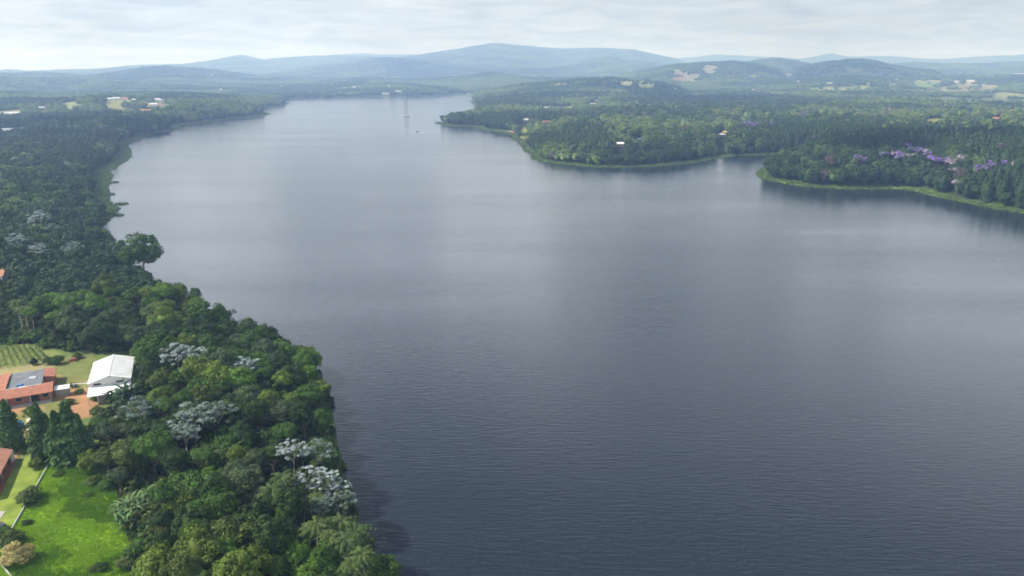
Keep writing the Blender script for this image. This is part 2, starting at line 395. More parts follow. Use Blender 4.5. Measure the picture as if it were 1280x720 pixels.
OPEN = PX([(-120, 424), (45, 427), (80, 437), (118, 441), (165, 437), (180, 452), (184, 484), (176, 520), (156, 545), (134, 556), (112, 576), (128, 580), (146, 600), (154, 640), (170, 690), (194, 735), (212, 900), (-240, 900)], 10)
# fields seen among the far woods: centre px, half size px, ground colour
FIELDS = [(160, 131, 25, 5, (.26, .27, .10)), (92, 129, 13, 3.0, (.26, .28, .09)), (206, 134, 9, 4, (.24, .24, .14)), (60, 150, 6, 2, (.18, .20, .10)),
    (868, 95.5, 24, 4, (.30, .28, .15)), (848, 95, 8, 2.5, (.32, .22, .15)), (888, 86, 9, 2.2, (.36, .34, .20)), (806, 106, 8, 3, (.24, .30, .08)), (783, 103, 7, 4, (.34, .30, .17)),
    (1130, 99, 13, 1.2, (.52, .50, .46)), (1168, 101, 22, 2.0, (.40, .36, .24)), (1207, 102, 16, 2.2, (.48, .42, .34)), (1112, 103, 9, 2.5, (.50, .42, .34)), (1160, 108, 15, 4, (.22, .32, .08)), (1195, 114, 30, 4.5, (.34, .31, .15)),
    (1225, 111, 18, 4, (.38, .33, .18)), (1265, 136, 14, 7, (.30, .30, .09)), (1168, 154, 10, 5, (.30, .29, .06)), (1262, 120, 16, 6, (.26, .26, .12)), (1240, 126, 20, 6, (.17, .21, .08)), (1180, 140, 26, 3, (.13, .18, .06)), (1225, 147, 20, 3, (.18, .22, .07)),
    (1190, 126, 22, 5, (.15, .20, .09)), (655, 169, 6, 7, (.26, .28, .05)), (690, 136, 30, 3, (.15, .19, .06)), (742, 131, 8, 2, (.22, .25, .16)), (985, 117, 20, 2, (.18, .19, .15)),
    (8, 356, 12, 3, (.34, .26, .15)), (6, 410, 28, 15, (.14, .27, .035)), (-20, 345, 20, 6, (.2, .2, .1)), (10, 141, 12, 2, (.3, .3, .26)), (350, 107, 9, 1.2, (.36, .38, .38)), (290, 98, 12, 1.4, (.26, .30, .24)), (1100, 93, 30, 1.2, (.2, .26, .18)), (1275, 94, 8, 1.4, (.5, .42, .36)),
    (1030, 146, 12, 2, (.20, .24, .06)), (930, 160, 10, 2.5, (.22, .24, .06)), (965, 150, 12, 2, (.18, .22, .06)), (905, 166, 5, 3, (.28, .30, .10)), (845, 167, 8, 2, (.2, .2, .1))]
FE = []
for fx, fy, rx, ry, c in FIELDS:
    x, y, z = G(fx, fy); d = math.hypot(x, y); ux, uy = x / d, y / d
    lat = rx * d / FPX; dep = min(ry * d * d / (max(12, HC - z) * FPX), 150 if fx < 1000 else 210)
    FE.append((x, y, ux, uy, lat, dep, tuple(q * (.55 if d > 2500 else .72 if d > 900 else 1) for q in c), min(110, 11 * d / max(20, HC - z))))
def field_t(x, y, e, front=False):
    cx_, cy2, ux, uy, lat, dep, c, occ = e
    dx, dy = x - cx_, y - cy2; a = dx * uy - dy * ux; b = dx * ux + dy * uy
    if front: b = np.where(b < 0, np.minimum(0, b + occ), b)
    n = (vnoise(x, y, max(lat, dep) * .45, 4.0) - .5) * 1.1 + (vnoise(x, y, max(lat, dep) * .14, 2.0) - .5) * .7
    return (a / lat) ** 2 + (b / dep) ** 2 + n
HOUSES_PX = []      # filled below, used to keep trees off the houses
def meadow(x, y, s):
    r = np.hypot(x, y); return sstep(.575, .63, fbm(x, y, 300, 3, 12.0)) * sstep(900, 1300, r) * sstep(70, 130, s) * np.where(x > 100, 1.0, .6) * (1 - sstep(5000, 7500, r))
def ground_colour(x, y, s, h):
    r = np.hypot(x, y); n = fbm(x, y, 240, 4, 3.0); c = np.zeros((len(x), 3))
    far = sstep(3000, 6000, r)[:, None]
    c[:] = np.array((.020, .032, .012)) * (1 - far) + np.array((.026, .052, .018)) * far
    c *= (0.7 + 0.6 * n)[:, None]
    rim = np.where(x > 0, 11.0, np.where(y > 420, 14.0, 3.0)) * (.6 + .8 * vnoise(x, y, 45))
    k = ((1 - sstep(rim * .8, rim * 1.2, s)) * (s > -2))[:, None]
    rc = np.where((x > 0)[:, None], np.array((.095, .140, .030)), np.array((.070, .110, .030)))
    c = c * (1 - k) + rc * k
    for e in FE:
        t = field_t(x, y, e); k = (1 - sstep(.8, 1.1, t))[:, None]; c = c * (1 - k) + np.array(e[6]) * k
    jx = x + (vnoise(x, y, 3.0, 2.0) - .5) * 3; jy = y + (vnoise(x, y, 3.0, 8.0) - .5) * 3
    near = (r < 420) & (x < -40)
    op = near & inside(OPEN, jx, jy); c[op] = (.11, .15, .042)
    for poly, col in ((VINE, (.17, .20, .06)), (BACK, (.26, .23, .11)), (YARD, (.34, .19, .10)), (TUSS, (.15, .17, .055)), (PALE, (.20, .26, .045)), (LAWN, (.17, .31, .018))):
        m_ = near & inside(poly, jx, jy); c[m_] = col
    soil = near & inside(YARD, x, y) & (fbm(x, y, 7, 3, 6.0) > .56); c[soil] = (.17, .17, .055)
    soil = near & inside(LAWN, x, y); v = fbm(x, y, 11, 3, 1.5)[soil][:, None]; c[soil] = c[soil] * (.75 + .5 * v) + np.array((.06, .01, 0)) * sstep(.5, .75, v)
    mw_ = meadow(x, y, s)[:, None]; c = c * (1 - mw_) + (np.array((.13, .165, .05)) + np.array((.10, .06, .02)) * vnoise(x, y, 90, 3.0)[:, None]) * mw_
    # the red earth beach on the far point
    bx, by = P(628, 166); k = (1 - sstep(7, 13, np.hypot((x - bx) / 2.2, y - by)))[:, None] * (s > 1)[:, None]; c = c * (1 - k) + np.array((.42, .24, .15)) * k
    return c

# ------------------------------------------------------------------ terrain: one sheet out to the far mountains
NR = 640
az = np.concatenate([np.linspace(-180, -50, 28)[:-1], np.linspace(-50, 50, 620), np.linspace(50, 180, 28)[1:-1]])
az = np.radians(az); NA = len(az)
rr = np.concatenate([[20, 45], np.geomspace(70, 12600, NR - 2)])
AZ, RR = np.meshgrid(az, rr); X = (np.sin(AZ) * RR).ravel(); Y = (np.cos(AZ) * RR).ravel()
S_ = shore_d(X, Y); Z = height(X, Y, S_)
ii = np.arange(NR - 1)[:, None] * NA; jj = np.arange(NA)[None, :]; j2 = (jj + 1) % NA
F = np.stack([ii + jj, ii + j2, ii + NA + j2, ii + NA + jj], -1).reshape(-1, 4)[:, ::-1]
me = mesh_np('terrain', np.stack([X, Y, Z], 1), F, [M['ground']], smooth=True)
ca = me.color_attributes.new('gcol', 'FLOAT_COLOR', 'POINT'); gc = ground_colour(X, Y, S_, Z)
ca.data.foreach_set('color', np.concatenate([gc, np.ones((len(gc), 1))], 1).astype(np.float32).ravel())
tag(obj('terrain', me), 'rolling wooded land and shores around the lake', 'terrain', kind='structure')
ZMAX = float(Z.max())

# ------------------------------------------------------------------ the lake
m, t, b, o = new_mat('lake_water'); M['water'] = m
tcn = N(t, 'ShaderNodeTexCoord')
def mapped(scale, rot=0.0):
    mp = N(t, 'ShaderNodeMapping'); mp.inputs['Scale'].default_value = scale; mp.inputs['Rotation'].default_value = (0, 0, rot)
    t.links.new(tcn.outputs['Object'], mp.inputs['Vector']); return mp.outputs[0]
wv = noise(t, mapped((.22, 1.05, 1), R(7)), 1.0, 3, .55, .5)
wv2 = noise(t, mapped((.9, 2.6, 1), R(-12)), 1.0, 3, .6)
gust = noise(t, mapped((.0028, .014, 1), R(-4)), 1.0, 4, .55)
broad = noise(t, mapped((.006, .004, 1), R(25)), 1.0, 3, .5)
hgt = math_n(t, 'ADD', wv, math_n(t, 'MULTIPLY', wv2, .35))
bp = N(t, 'ShaderNodeBump'); t.links.new(hgt, bp.inputs['Height']); bp.inputs['Distance'].default_value = .145
t.links.new(ramp(t, gust, .36, .64, .50, .88), bp.inputs['Strength'])
t.links.new(bp.outputs[0], b.inputs['Normal'])
t.links.new(mixc(t, ramp(t, broad, .35, .65), (.0110, .0165, .0255), (.0145, .020, .028)), b.inputs['Base Color'])
t.links.new(ramp(t, gust, .35, .65, .07, .13), b.inputs['Roughness']); b.inputs['IOR'].default_value = 1.333
lake = MB(); lake.poly([(-2600, -1500, 0), (2600, -1500, 0), (2600, 4200, 0), (-2600, 4200, 0)])
tag(lake.build('water', M['water']), 'wide grey blue reservoir with wind ripples', 'lake', kind='structure')

# ------------------------------------------------------------------ haze: the air between here and the mountains
hm = bpy.data.materials.new('haze'); hm.use_nodes = True; t = hm.node_tree; t.nodes.clear()
o_ = N(t, 'ShaderNodeOutputMaterial'); pv = N(t, 'ShaderNodeVolumePrincipled'); t.links.new(pv.outputs[0], o_.inputs['Volume'])
pv.inputs['Color'].default_value = (.40, .59, .98, 1); pv.inputs['Absorption Color'].default_value = (1, 1, 1, 1); pv.inputs['Density'].default_value = HAZE_DENSITY; pv.inputs['Anisotropy'].default_value = .2
hb = MB(); hb.box(-12900, -12900, -5, 12900, 12900, max(ZMAX, 130) + 15)
tag(hb.build('haze', hm), 'thin pale blue haze over the lake and hills', 'haze', kind='stuff')

# ------------------------------------------------------------------ foliage meshes
def unit(v): return v / (np.linalg.norm(v, axis=1, keepdims=True) + 1e-9)
def leaf_quads(C, Nn, size, rng, aspect=.62, bend=0.0):
    n = len(C); a = unit(np.cross(Nn, rng.normal(size=(n, 3)))); bq = np.cross(Nn, a)
    s = np.broadcast_to(size, (n,))[:, None]
    u = a * s; v = bq * s * aspect
    V = np.stack([C - u, C - v * .9, C + u, C + v], 1).reshape(-1, 3)
    return V, np.arange(n * 4).reshape(n, 4)
def sphere_dirs(n, rng, zmin=-1.0):
    z = rng.uniform(zmin, 1, n); a = rng.uniform(0, 2 * math.pi, n); q = np.sqrt(1 - z * z)
    return np.stack([q * np.cos(a), q * np.sin(a), z], 1)
def ico(sub):
    import bmesh
    bm = bmesh.new(); bmesh.ops.create_icosphere(bm, subdivisions=sub, radius=1)
    V = np.array([v.co for v in bm.verts]); F = np.array([[v.index for v in f.verts] for f in bm.faces]); bm.free(); return V, F
ICO = {k: ico(k) for k in (1, 2)}
def crown(seed, asp=.8, nclump=40, leaves=55, lsize=.085, zmin=-.25, csize=(.22, .36), spread=1.0, flat=.25, core=.62, jit=.42):
    """unit-radius crown centred at its own middle: clumps of leaf faces over an uneven envelope, with a dense core"""
    rng = np.random.default_rng(seed)
    d = sphere_dirs(nclump, rng, zmin); lob = 1 + .22 * np.sin(d[:, 0] * 3 + seed) * np.cos(d[:, 1] * 2.6 + seed * 2)
    rad = rng.uniform(.58, .86, nclump) * lob * spread
    C = d * rad[:, None]; C[:, 2] *= asp; cr = rng.uniform(*csize, nclump)
    V, Nn, S = [], [], []
    for k in range(nclump):
        q = sphere_dirs(leaves, rng, -.45)
        p = C[k] + q * np.array((1, 1, .72)) * cr[k] * rng.uniform(.75, 1.08, (leaves, 1))
        o = unit(p * np.array((1, 1, 1 / asp)))
        n = unit(q + flat * np.array((0, 0, 1)) + o * .35 + rng.normal(size=q.shape) * jit)
        V.append(p); Nn.append(n); S.append(lsize * rng.uniform(.65, 1.35, leaves))
    V = np.concatenate(V); Nn = np.concatenate(Nn); S = np.concatenate(S)
    # drop leaves buried in other clumps
    dd = ((V[:, None, :] - C[None]) / cr[None, :, None]); inn = ((dd ** 2).sum(2) < .5).sum(1) > 1
    V, Nn, S = V[~inn], Nn[~inn], S[~inn]
    Vq, Fq = leaf_quads(V, Nn, S, rng)
    if core:
        iv, jf = ICO[2]; nv = iv * core * (1 + .3 * (rng.random((len(iv), 1)) - .5)); nv = nv * np.array((1, 1, asp))
        jf = np.concatenate([jf, jf[:, 2:3]], 1)
        return Vq, Fq, nv, jf
    return Vq, Fq, None, None
def tri_quads_mesh(name, Vq, Fq, nv, jf, mats, midx=None):
    """leaf quads plus a triangulated core in one mesh"""
    if nv is None: return mesh_np(name, Vq, Fq, mats, midx)
    me = bpy.data.meshes.new(name); o = len(Vq); tri = jf[:, :3] + o
    V = np.concatenate([Vq, nv]).astype(np.float32); nq, nt_ = len(Fq), len(tri)
    li = np.concatenate([Fq.ravel(), tri.ravel()]).astype(np.int32)
    ls = np.concatenate([np.arange(nq) * 4, nq * 4 + np.arange(nt_) * 3]).astype(np.int32)
    me.vertices.add(len(V)); me.vertices.foreach_set('co', V.ravel()); me.loops.add(len(li)); me.loops.foreach_set('vertex_index', li)
    me.polygons.add(nq + nt_); me.polygons.foreach_set('loop_start', ls)
    if midx is not None: me.polygons.foreach_set('material_index', np.concatenate([np.asarray(midx), np.zeros(nt_)]).astype(np.int32))
    for a in mats: me.materials.append(a)
    me.update(calc_edges=True); return me
def limb_set(mb, base_r, h, seed, n=5, reach=.55, z0=.45, top=.95):
    rng = random.Random(seed); p = Vector((0, 0, 0)); pts = [p]
    for k in range(3):
        pts.append(Vector((rng.uniform(-.05, .05) * h, rng.uniform(-.05, .05) * h, h * top * (k + 1) / 3)))
    for k in range(3): mb.tube(pts[k], pts[k + 1], base_r * (1 - .28 * k), base_r * (1 - .28 * (k + 1)), 7)
    for k in range(n):
        a = 2 * math.pi * (k + rng.random() * .6) / n; zz = h * rng.uniform(z0, z0 + .3)
        s0 = Vector((0, 0, zz)); e = s0 + Vector((math.cos(a) * reach * h, math.sin(a) * reach * h, h * rng.uniform(.18, .38)))
        mid = s0.lerp(e, .5) + Vector((0, 0, -.03 * h)); mb.tube(s0, mid, base_r * .5, base_r * .33, 5); mb.tube(mid, e, base_r * .33, base_r * .12, 5)

# ------------------------------------------------------------------ buildings
def gable(mb, W, D, ze, zr, ov=.35, th=.14, axis='y', cx=0, cy=0):
    """two roof slopes, ridge along Y (or X)"""
    def q(a, b, c): return (cx + a, cy + b, c) if axis == 'y' else (cx + b, cy + a, c)
    L = (D if axis == 'y' else W) / 2 + ov; S = (W if axis == 'y' else D) / 2 + ov
    dz = (zr - ze) * ov / (S - ov)
    a = [q(-S, -L, ze - dz), q(0, -L, zr), q(0, L, zr), q(-S, L, ze - dz)]
    b = [q(0, -L, zr), q(S, -L, ze - dz), q(S, L, ze - dz), q(0, L, zr)]
    for s in (a, b):
        if axis == 'y': s = list(s)
        else: s = s[::-1]
        mb.slab([(p[0], p[1], p[2] + th) for p in s], th)
def gable_walls(mb, W, D, ze, zr, axis='y'):
    x, y = W / 2, D / 2
    mb.box(-x, -y, -1.5, x, y, ze)
    if axis == 'y':
        i = len(mb.v); mb.v += [(-x, -y, ze), (x, -y, ze), (0, -y, zr), (-x, y, ze), (x, y, ze), (0, y, zr)]
    else:
        i = len(mb.v); mb.v += [(-x, -y, ze), (-x, y, ze), (-x, 0, zr), (x, -y, ze), (x, y, ze), (x, 0, zr)]
    for f in ((0, 1, 2), (5, 4, 3), (0, 2, 5, 3), (1, 4, 5, 2)): mb.f.append(tuple(i + k for k in f))
def part(name, mat, parent, fn):
    mb = MB(); fn(mb); return mb.build(name, mat, parent)

# white barn with a lean-to
bx_, by_ = -119.0, 201.4; gz = hz(bx_, by_)
barn = tag(empty('barn', (bx_, by_, gz), R(23.5)), 'white metal barn with gabled roof and lower lean-to at the forest edge', 'barn')
part('wall', M['white_wall'], barn, lambda m: gable_walls(m, 10.6, 17.2, 4.3, 5.9))
part('roof', M['white'], barn, lambda m: (gable(m, 10.6, 17.2, 4.35, 5.95, .3), m.box(-.12, -8.95, 6.08, .12, 8.95, 6.17)))
for k in range(1, 12):
    yy = -8.85 + k * 1.47
    part('sheet_joint', M['zinc'], barn, lambda m: [m.hexa([(q * .2, yy, 6.08), (q * 5.55, yy, 4.43), (q * 5.55, yy + .09, 4.43), (q * .2, yy + .09, 6.08), (q * .2, yy, 6.12), (q * 5.55, yy, 4.47), (q * 5.55, yy + .09, 4.47), (q * .2, yy + .09, 6.12)][::1]) for q in (-1, 1)])
part('lean_to_roof', M['white'], barn, lambda m: m.slab([(-5.4, -14.2, 2.65), (5.4, -14.2, 2.65), (5.4, -8.75, 3.35), (-5.4, -8.75, 3.35)], .12))
part('lean_to_wall', M['grey_wall'], barn, lambda m: (m.box(-2.9, -13.2, -1.5, 1.4, -12.95, 2.5), m.box(3.2, -13.2, -1.5, 5.2, -12.95, 2.5), m.box(5.0, -12.9, -1.5, 5.2, -8.7, 2.5)))
for sx in (-5.2, -2.9, 1.45, 5.25):
    part('post', M['white'], barn, lambda m: m.box(sx - .09, -14.05, -1.5, sx + .09, -13.87, 2.52))
for sx in (-3.2, 2.6):
    part('vent_window', M['dark'], barn, lambda m: m.box(sx - .95, -8.64, 3.62, sx + .95, -8.58, 4.12))
part('door', M['dark'], barn, lambda m: m.box(-2.0, -8.66, 0, 1.6, -8.60, 2.9))

# long tiled house round a grey sheet roof
fr = (-130.4, 189.9); gz = hz(-136, 194)
house = tag(empty('courtyard_house', (fr[0], fr[1], gz), math.atan2(.465, .885)), 'long house with orange tiled edges around a flat dark grey roof', 'house')
# local frame: -x runs left along the front, +y runs back
def courtyard_walls(m):
    m.box(-15.8, .9, -1.5, -5.2, 1.2, 2.7); m.box(-3.2, .9, -1.5, -.3, 1.2, 2.7); m.box(-.3, .9, -1.5, 0, 6.8, 2.9)
    m.box(-2.4, 11.8, -1.5, -.15, 18.2, 2.8); m.box(-16.4, 1.2, -1.5, -11.4, 18.2, 2.8); m.box(-11.3, 17.9, -1.5, -2.5, 18.2, 2.9); m.box(-2.6, 4.3, -1.5, -2.4, 11.7, 2.7)
part('wall', M['brick'], house, courtyard_walls)
def tiles(m):
    m.slab([(-17.2, -.3, 2.75), (.35, -.3, 2.75), (.35, 4.3, 3.75), (-17.2, 4.3, 3.75)], .14)
    m.slab([(-2.6, 4.32, 3.75), (.35, 4.32, 3.75), (.35, 7.1, 3.0), (-2.6, 7.1, 3.0)], .14)
    m.slab([(-17.2, 4.32, 2.85), (-11.2, 4.32, 3.8), (-11.2, 18.6, 3.8), (-17.2, 18.6, 2.85)], .14)
    m.slab([(-2.6, 11.5, 3.55), (.3, 11.5, 2.85), (.3, 18.6, 2.85), (-2.6, 18.6, 3.55)], .14)
part('tiled_roof', M['tile'], house, tiles)
fr_ = part('flat_roof', M['flat_roof'], house, lambda m: m.slab([(-11.18, 4.34, 3.1), (-2.62, 4.34, 3.1), (-2.62, 18.4, 3.3), (-11.18, 18.4, 3.3)], .12))
def ribs(m):
    for k in range(9):
        y = 5.3 + k * 1.5; m.box(-11.1, y, 3.14 + .0143 * (y - 4.34), -2.7, y + .06, 3.2 + .0143 * (y - 4.34))
part('seam', M['zinc'], house, ribs)
part('ridge_cap', M['white_wall'], house, lambda m: m.box(-11.2, 4.31, 3.76, -2.65, 4.5, 3.86))
part('porch_floor', M['concrete'], house, lambda m: m.box(-15.8, -1.3, -.6, -.2, .88, .12))
for k, sx in enumerate((-15.4, -10.6, -5.2, -.3)):
    part('post', M['grey_wall'], house, lambda m: m.box(sx - .14, -.1, -1, sx + .14, .18, 2.66))
part('doorway', M['dark'], house, lambda m: m.box(-5.2, 1.0, 0, -3.2, 1.1, 2.6))
for sx in (-8.0, -1.6):
    wf = part('window', M['grey_wall'], house, lambda m: m.box(sx - .8, .84, 1.0, sx + .8, .9, 2.2)); part('pane', M['dark'], wf, lambda m: m.box(sx - .7, .82, 1.1, sx + .7, .84, 2.1))
def on_house(name, mat, pts, label, cat):
    o = pts.build(name, M[mat]); o.matrix_world = Matrix.Translation(house.location) @ Matrix.Rotation(house.rotation_euler.z, 4, 'Z'); return tag(o, label, cat)
mb = MB(); mb.hexa([(-8.9, 6.6, 3.12), (-7.2, 6.6, 3.12), (-7.2, 8.1, 3.12), (-8.9, 8.1, 3.12), (-8.6, 6.8, 3.75), (-7.5, 6.8, 3.65), (-7.5, 7.9, 3.7), (-8.7, 7.9, 3.6)])
on_house('tarpaulin', 'blue', mb, 'small blue tarpaulin heap lying on the flat dark grey roof', 'tarpaulin')
mb = MB(); mb.hexa([(-8.6, 5.0, 3.12), (-6.3, 5.0, 3.12), (-6.2, 6.0, 3.14), (-8.4, 6.1, 3.14), (-8.5, 5.1, 3.4), (-6.4, 5.1, 3.36), (-6.3, 5.9, 3.42), (-8.3, 6.0, 3.42)])
on_house('roof_sheet', 'white', mb, 'white sheet lying on the flat grey roof near its front tiles', 'roof sheet')
mb = MB(); mb.hexa([(-6.4, 11.0, 3.2), (-4.3, 10.8, 3.2), (-4.3, 12.6, 3.22), (-6.3, 12.8, 3.22), (-6.2, 11.1, 3.55), (-4.5, 11.0, 3.5), (-4.4, 12.4, 3.6), (-6.1, 12.6, 3.6)])
on_house('roof_sheet', 'zinc', mb, 'pale grey folded sheet further back on the flat grey roof', 'roof sheet')
# little white roofed shed between the house and the barn, and the pipe that joins them
sx_, sy_ = -131.6, 195.6; sx_, sy_ = -129.6, 193.6; gz = hz(sx_, sy_)
shed = tag(empty('shed', (sx_, sy_, gz), R(24)), 'little shed with a flat white roof beside the courtyard house', 'shed')
part('roof', M['white'], shed, lambda m: m.slab([(-1.9, -1.4, 2.3), (1.9, -1.4, 2.3), (1.9, 1.4, 2.5), (-1.9, 1.4, 2.5)], .1))
part('wall', M['grey_wall'], shed, lambda m: (m.box(-1.7, -.9, -1, 1.7, -.75, 2.2), m.box(1.55, -.75, -1, 1.7, 1.2, 2.2)))
for a_ in (-1.7, 1.7): part('post', M['wood'], shed, lambda m: m.box(a_ - .06, -1.3, -1, a_ + .06, -1.18, 2.2))
mb = MB(); pa = Vector((-127.6, 195.2, gz + 2.6)); pb = Vector((-120.9, 195.6, gz + 2.9)); mb.tube(pa, pb, .11)
for k in (0.05, .5, .95): q_ = pa.lerp(pb, k); mb.tube(q_, (q_.x, q_.y, hz(q_.x, q_.y) - .3), .06)
tag(mb.build('water_pipe', M['white']), 'thin white pipe on posts running from the shed to the barn', 'pipe')
x, y, z = G(92, 451)
pile = tag(empty('brick_stack', (x, y, z), R(15)), 'small orange stack of bricks on rough ground left of the barn', 'bricks')
part('bricks', M['tile'], pile, lambda m: (m.box(-1.1, -.7, -.2, 1.1, .7, .7), m.box(-.8, -.55, .7, .75, .5, 1.05)))

# the low house cut by the edge of the picture
gz = hz(-119, 152)
red = tag(empty('bungalow', (-120.7, 157.2, gz), R(0)), 'low bungalow with faded salmon tiled roof beside the pale lawn', 'house')
ang = math.atan2(142.9 - 156.7, -113.3 + 118.8) + math.pi     # long side runs back along its right wall
red.rotation_euler.z = ang - R(90) + math.pi
# local: +y is the way to the camera along the long side, -x ... body lies to the left of it
part('wall', M['brick'], red, lambda m: (m.box(.1, -.2, -1.5, 6.4, 17, 2.35), ))
part('end_wall', M['white_wall'], red, lambda m: m.box(-.55, -.4, -1.5, .05, 1.6, 2.35))
part('roof', M['tile_pale'], red, lambda m: (m.slab([(-.5, -.7, 2.45), (-.5, 17.5, 2.45), (3.2, 17.5, 3.9), (3.2, -.7, 3.9)][::-1], .15), m.slab([(3.22, -.7, 3.9), (3.22, 17.5, 3.9), (7.6, 17.5, 2.45), (7.6, -.7, 2.45)][::-1], .15)))
for yy in (3.2, 7.0, 10.8): 
    part('post', M['wood'], red, lambda m: m.box(-.40, yy - .09, -1, -.77, yy + .09, 2.4))
    wf = part('window', M['wood'], red, lambda m: m.box(.03, yy + .6, .9, .1, yy + 2.1, 2.0)); part('pane', M['dark'], wf, lambda m: m.box(.0, yy + .7, 1.0, .03, yy + 2.0, 1.9))
part('porch_floor', M['brick'], red, lambda m: m.box(-1.1, -.3, -1, .08, 17, .15))

# garden wall along the lawn, in two runs
def wall_run(pts, label, h=.42):
    mb = MB()
    for (ax, ay), (bx2, by2) in zip(pts, pts[1:]):
        L = math.hypot(bx2 - ax, by2 - ay); n = max(1, int(L / 3)); nx, ny = -(by2 - ay) / L * .1, (bx2 - ax) / L * .1
        for k in range(n):
            p = (ax + (bx2 - ax) * k / n, ay + (by2 - ay) * k / n); q = (ax + (bx2 - ax) * (k + 1) / n, ay + (by2 - ay) * (k + 1) / n)
            zp, zq = hz(*p), hz(*q)
            mb.hexa([(p[0] - nx, p[1] - ny, zp - .5), (q[0] - nx, q[1] - ny, zq - .5), (q[0] + nx, q[1] + ny, zq - .5), (p[0] + nx, p[1] + ny, zp - .5),
                     (p[0] - nx, p[1] - ny, zp + h), (q[0] - nx, q[1] - ny, zq + h), (q[0] + nx, q[1] + ny, zq + h), (p[0] + nx, p[1] + ny, zp + h)])
    return tag(mb.build('garden_wall', M['concrete_pale']), label, 'wall')
M['concrete_pale'] = surf('pale_concrete', (.46, .45, .40), .9, .4, .8)
wall_run([G(64, 576)[:2], G(40, 618)[:2], G(15, 662)[:2], G(3, 690)[:2]], 'low white wall between the pale lawn and the bright green field')
wall_run([G(-12, 688)[:2], G(1, 706)[:2], G(16, 724)[:2], G(30, 742)[:2]], 'short piece of low white wall in the bottom corner of the field')
# paved strip and the dark car by the bungalow
q = [G(a, b) for a, b in ((-40, 640), (7, 639), (-2, 652), (-40, 652))]
mb = MB(); mb.slab([(p[0], p[1], p[2] + .06) for p in q][::-1], .3); tag(mb.build('paving', M['concrete']), 'pinkish paved strip beside the pale lawn', 'paving', kind='structure')
x, y, z = G(1, 662); car = tag(empty('parked_car', (x, y, z), R(150)), 'dark car half out of view beside the low white wall', 'car')
M['car'] = surf('dark_car_paint', (.03, .033, .04), .3, .1, 1, spec=.5); M['glass'] = surf('car_glass', (.04, .05, .06), .1, .1, 1, spec=.5); M['rubber'] = surf('tyre_rubber', (.02, .02, .02), .8, .2, 3)
def car_body(m):
    m.hexa([(-2.05, -.85, .3), (2.05, -.85, .3), (2.05, .85, .3), (-2.05, .85, .3), (-2.0, -.8, .92), (2.0, -.78, .84), (2.0, .78, .84), (-2.0, .8, .92)])
    m.hexa([(-1.6, -.72, .93), (1.0, -.72, .9), (1.0, .72, .9), (-1.6, .72, .93), (-1.2, -.6, 1.46), (.35, -.6, 1.46), (.35, .6, 1.46), (-1.2, .6, 1.46)])
part('body', M['car'], car, car_body)
part('windscreen', M['glass'], car, lambda m: m.hexa([(.99, -.62, .95), (1.03, -.62, .95), (1.03, .62, .95), (.99, .62, .95), (.42, -.52, 1.42), (.46, -.52, 1.42), (.46, .52, 1.42), (.42, .52, 1.42)]))
for a_ in (-1.25, 1.25):
    for b_ in (-.82, .82): part('wheel', M['rubber'], car, lambda m: m.tube((a_, b_ - .1, .32), (a_, b_ + .1, .32), .32, n=14))
# things lying in the shade between the conifers
x, y, z = G(25, 534); tk = tag(empty('water_tank', (x, y, z)), 'round blue water tank in the shade between the conifers', 'water tank')
part('tank', M['blue'], tk, lambda m: (m.tube((0, 0, -.2), (0, 0, 1.35), .95, 1.1, n=18), m.tube((0, 0, 1.35), (0, 0, 1.62), 1.12, .5, n=18)))
part('lid', M['blue'], tk, lambda m: m.tube((0, 0, 1.6), (0, 0, 1.72), .36, .34, n=12))
x, y, z = G(37, 529); bs = tag(empty('board_stack', (x, y, z), R(25)), 'loose stack of pale boards behind the round blue tank', 'boards')
part('boards', M['cream'], bs, lambda m: [m.hexa([(-.8 + k * .1, -1.3, k * .2), (.7, -1.2 + k * .1, k * .2), (.8, 1.2, k * .2), (-.7, 1.3 - k * .1, k * .2), (-.8 + k * .1, -1.3, k * .2 + .15), (.7, -1.2 + k * .1, k * .2 + .15), (.8, 1.2, k * .2 + .2), (-.7, 1.3 - k * .1, k * .2 + .2)]) for k in range(5)])
for a_, b_, lb in ((27, 541, 'pale drum in front of the blue tank, the one below the tank'), (36, 541, 'pale drum in front of the blue tank, the one below the boards')):
    x, y, z = G(a_, b_); tag(part('drum', M['cream'], None, lambda m: (m.tube((0, 0, -.1), (0, 0, .95), .33, n=14), m.tube((0, 0, .45), (0, 0, .5), .36, n=14))), lb, 'drum', 'pale drums by the tank').location = (x, y, z)

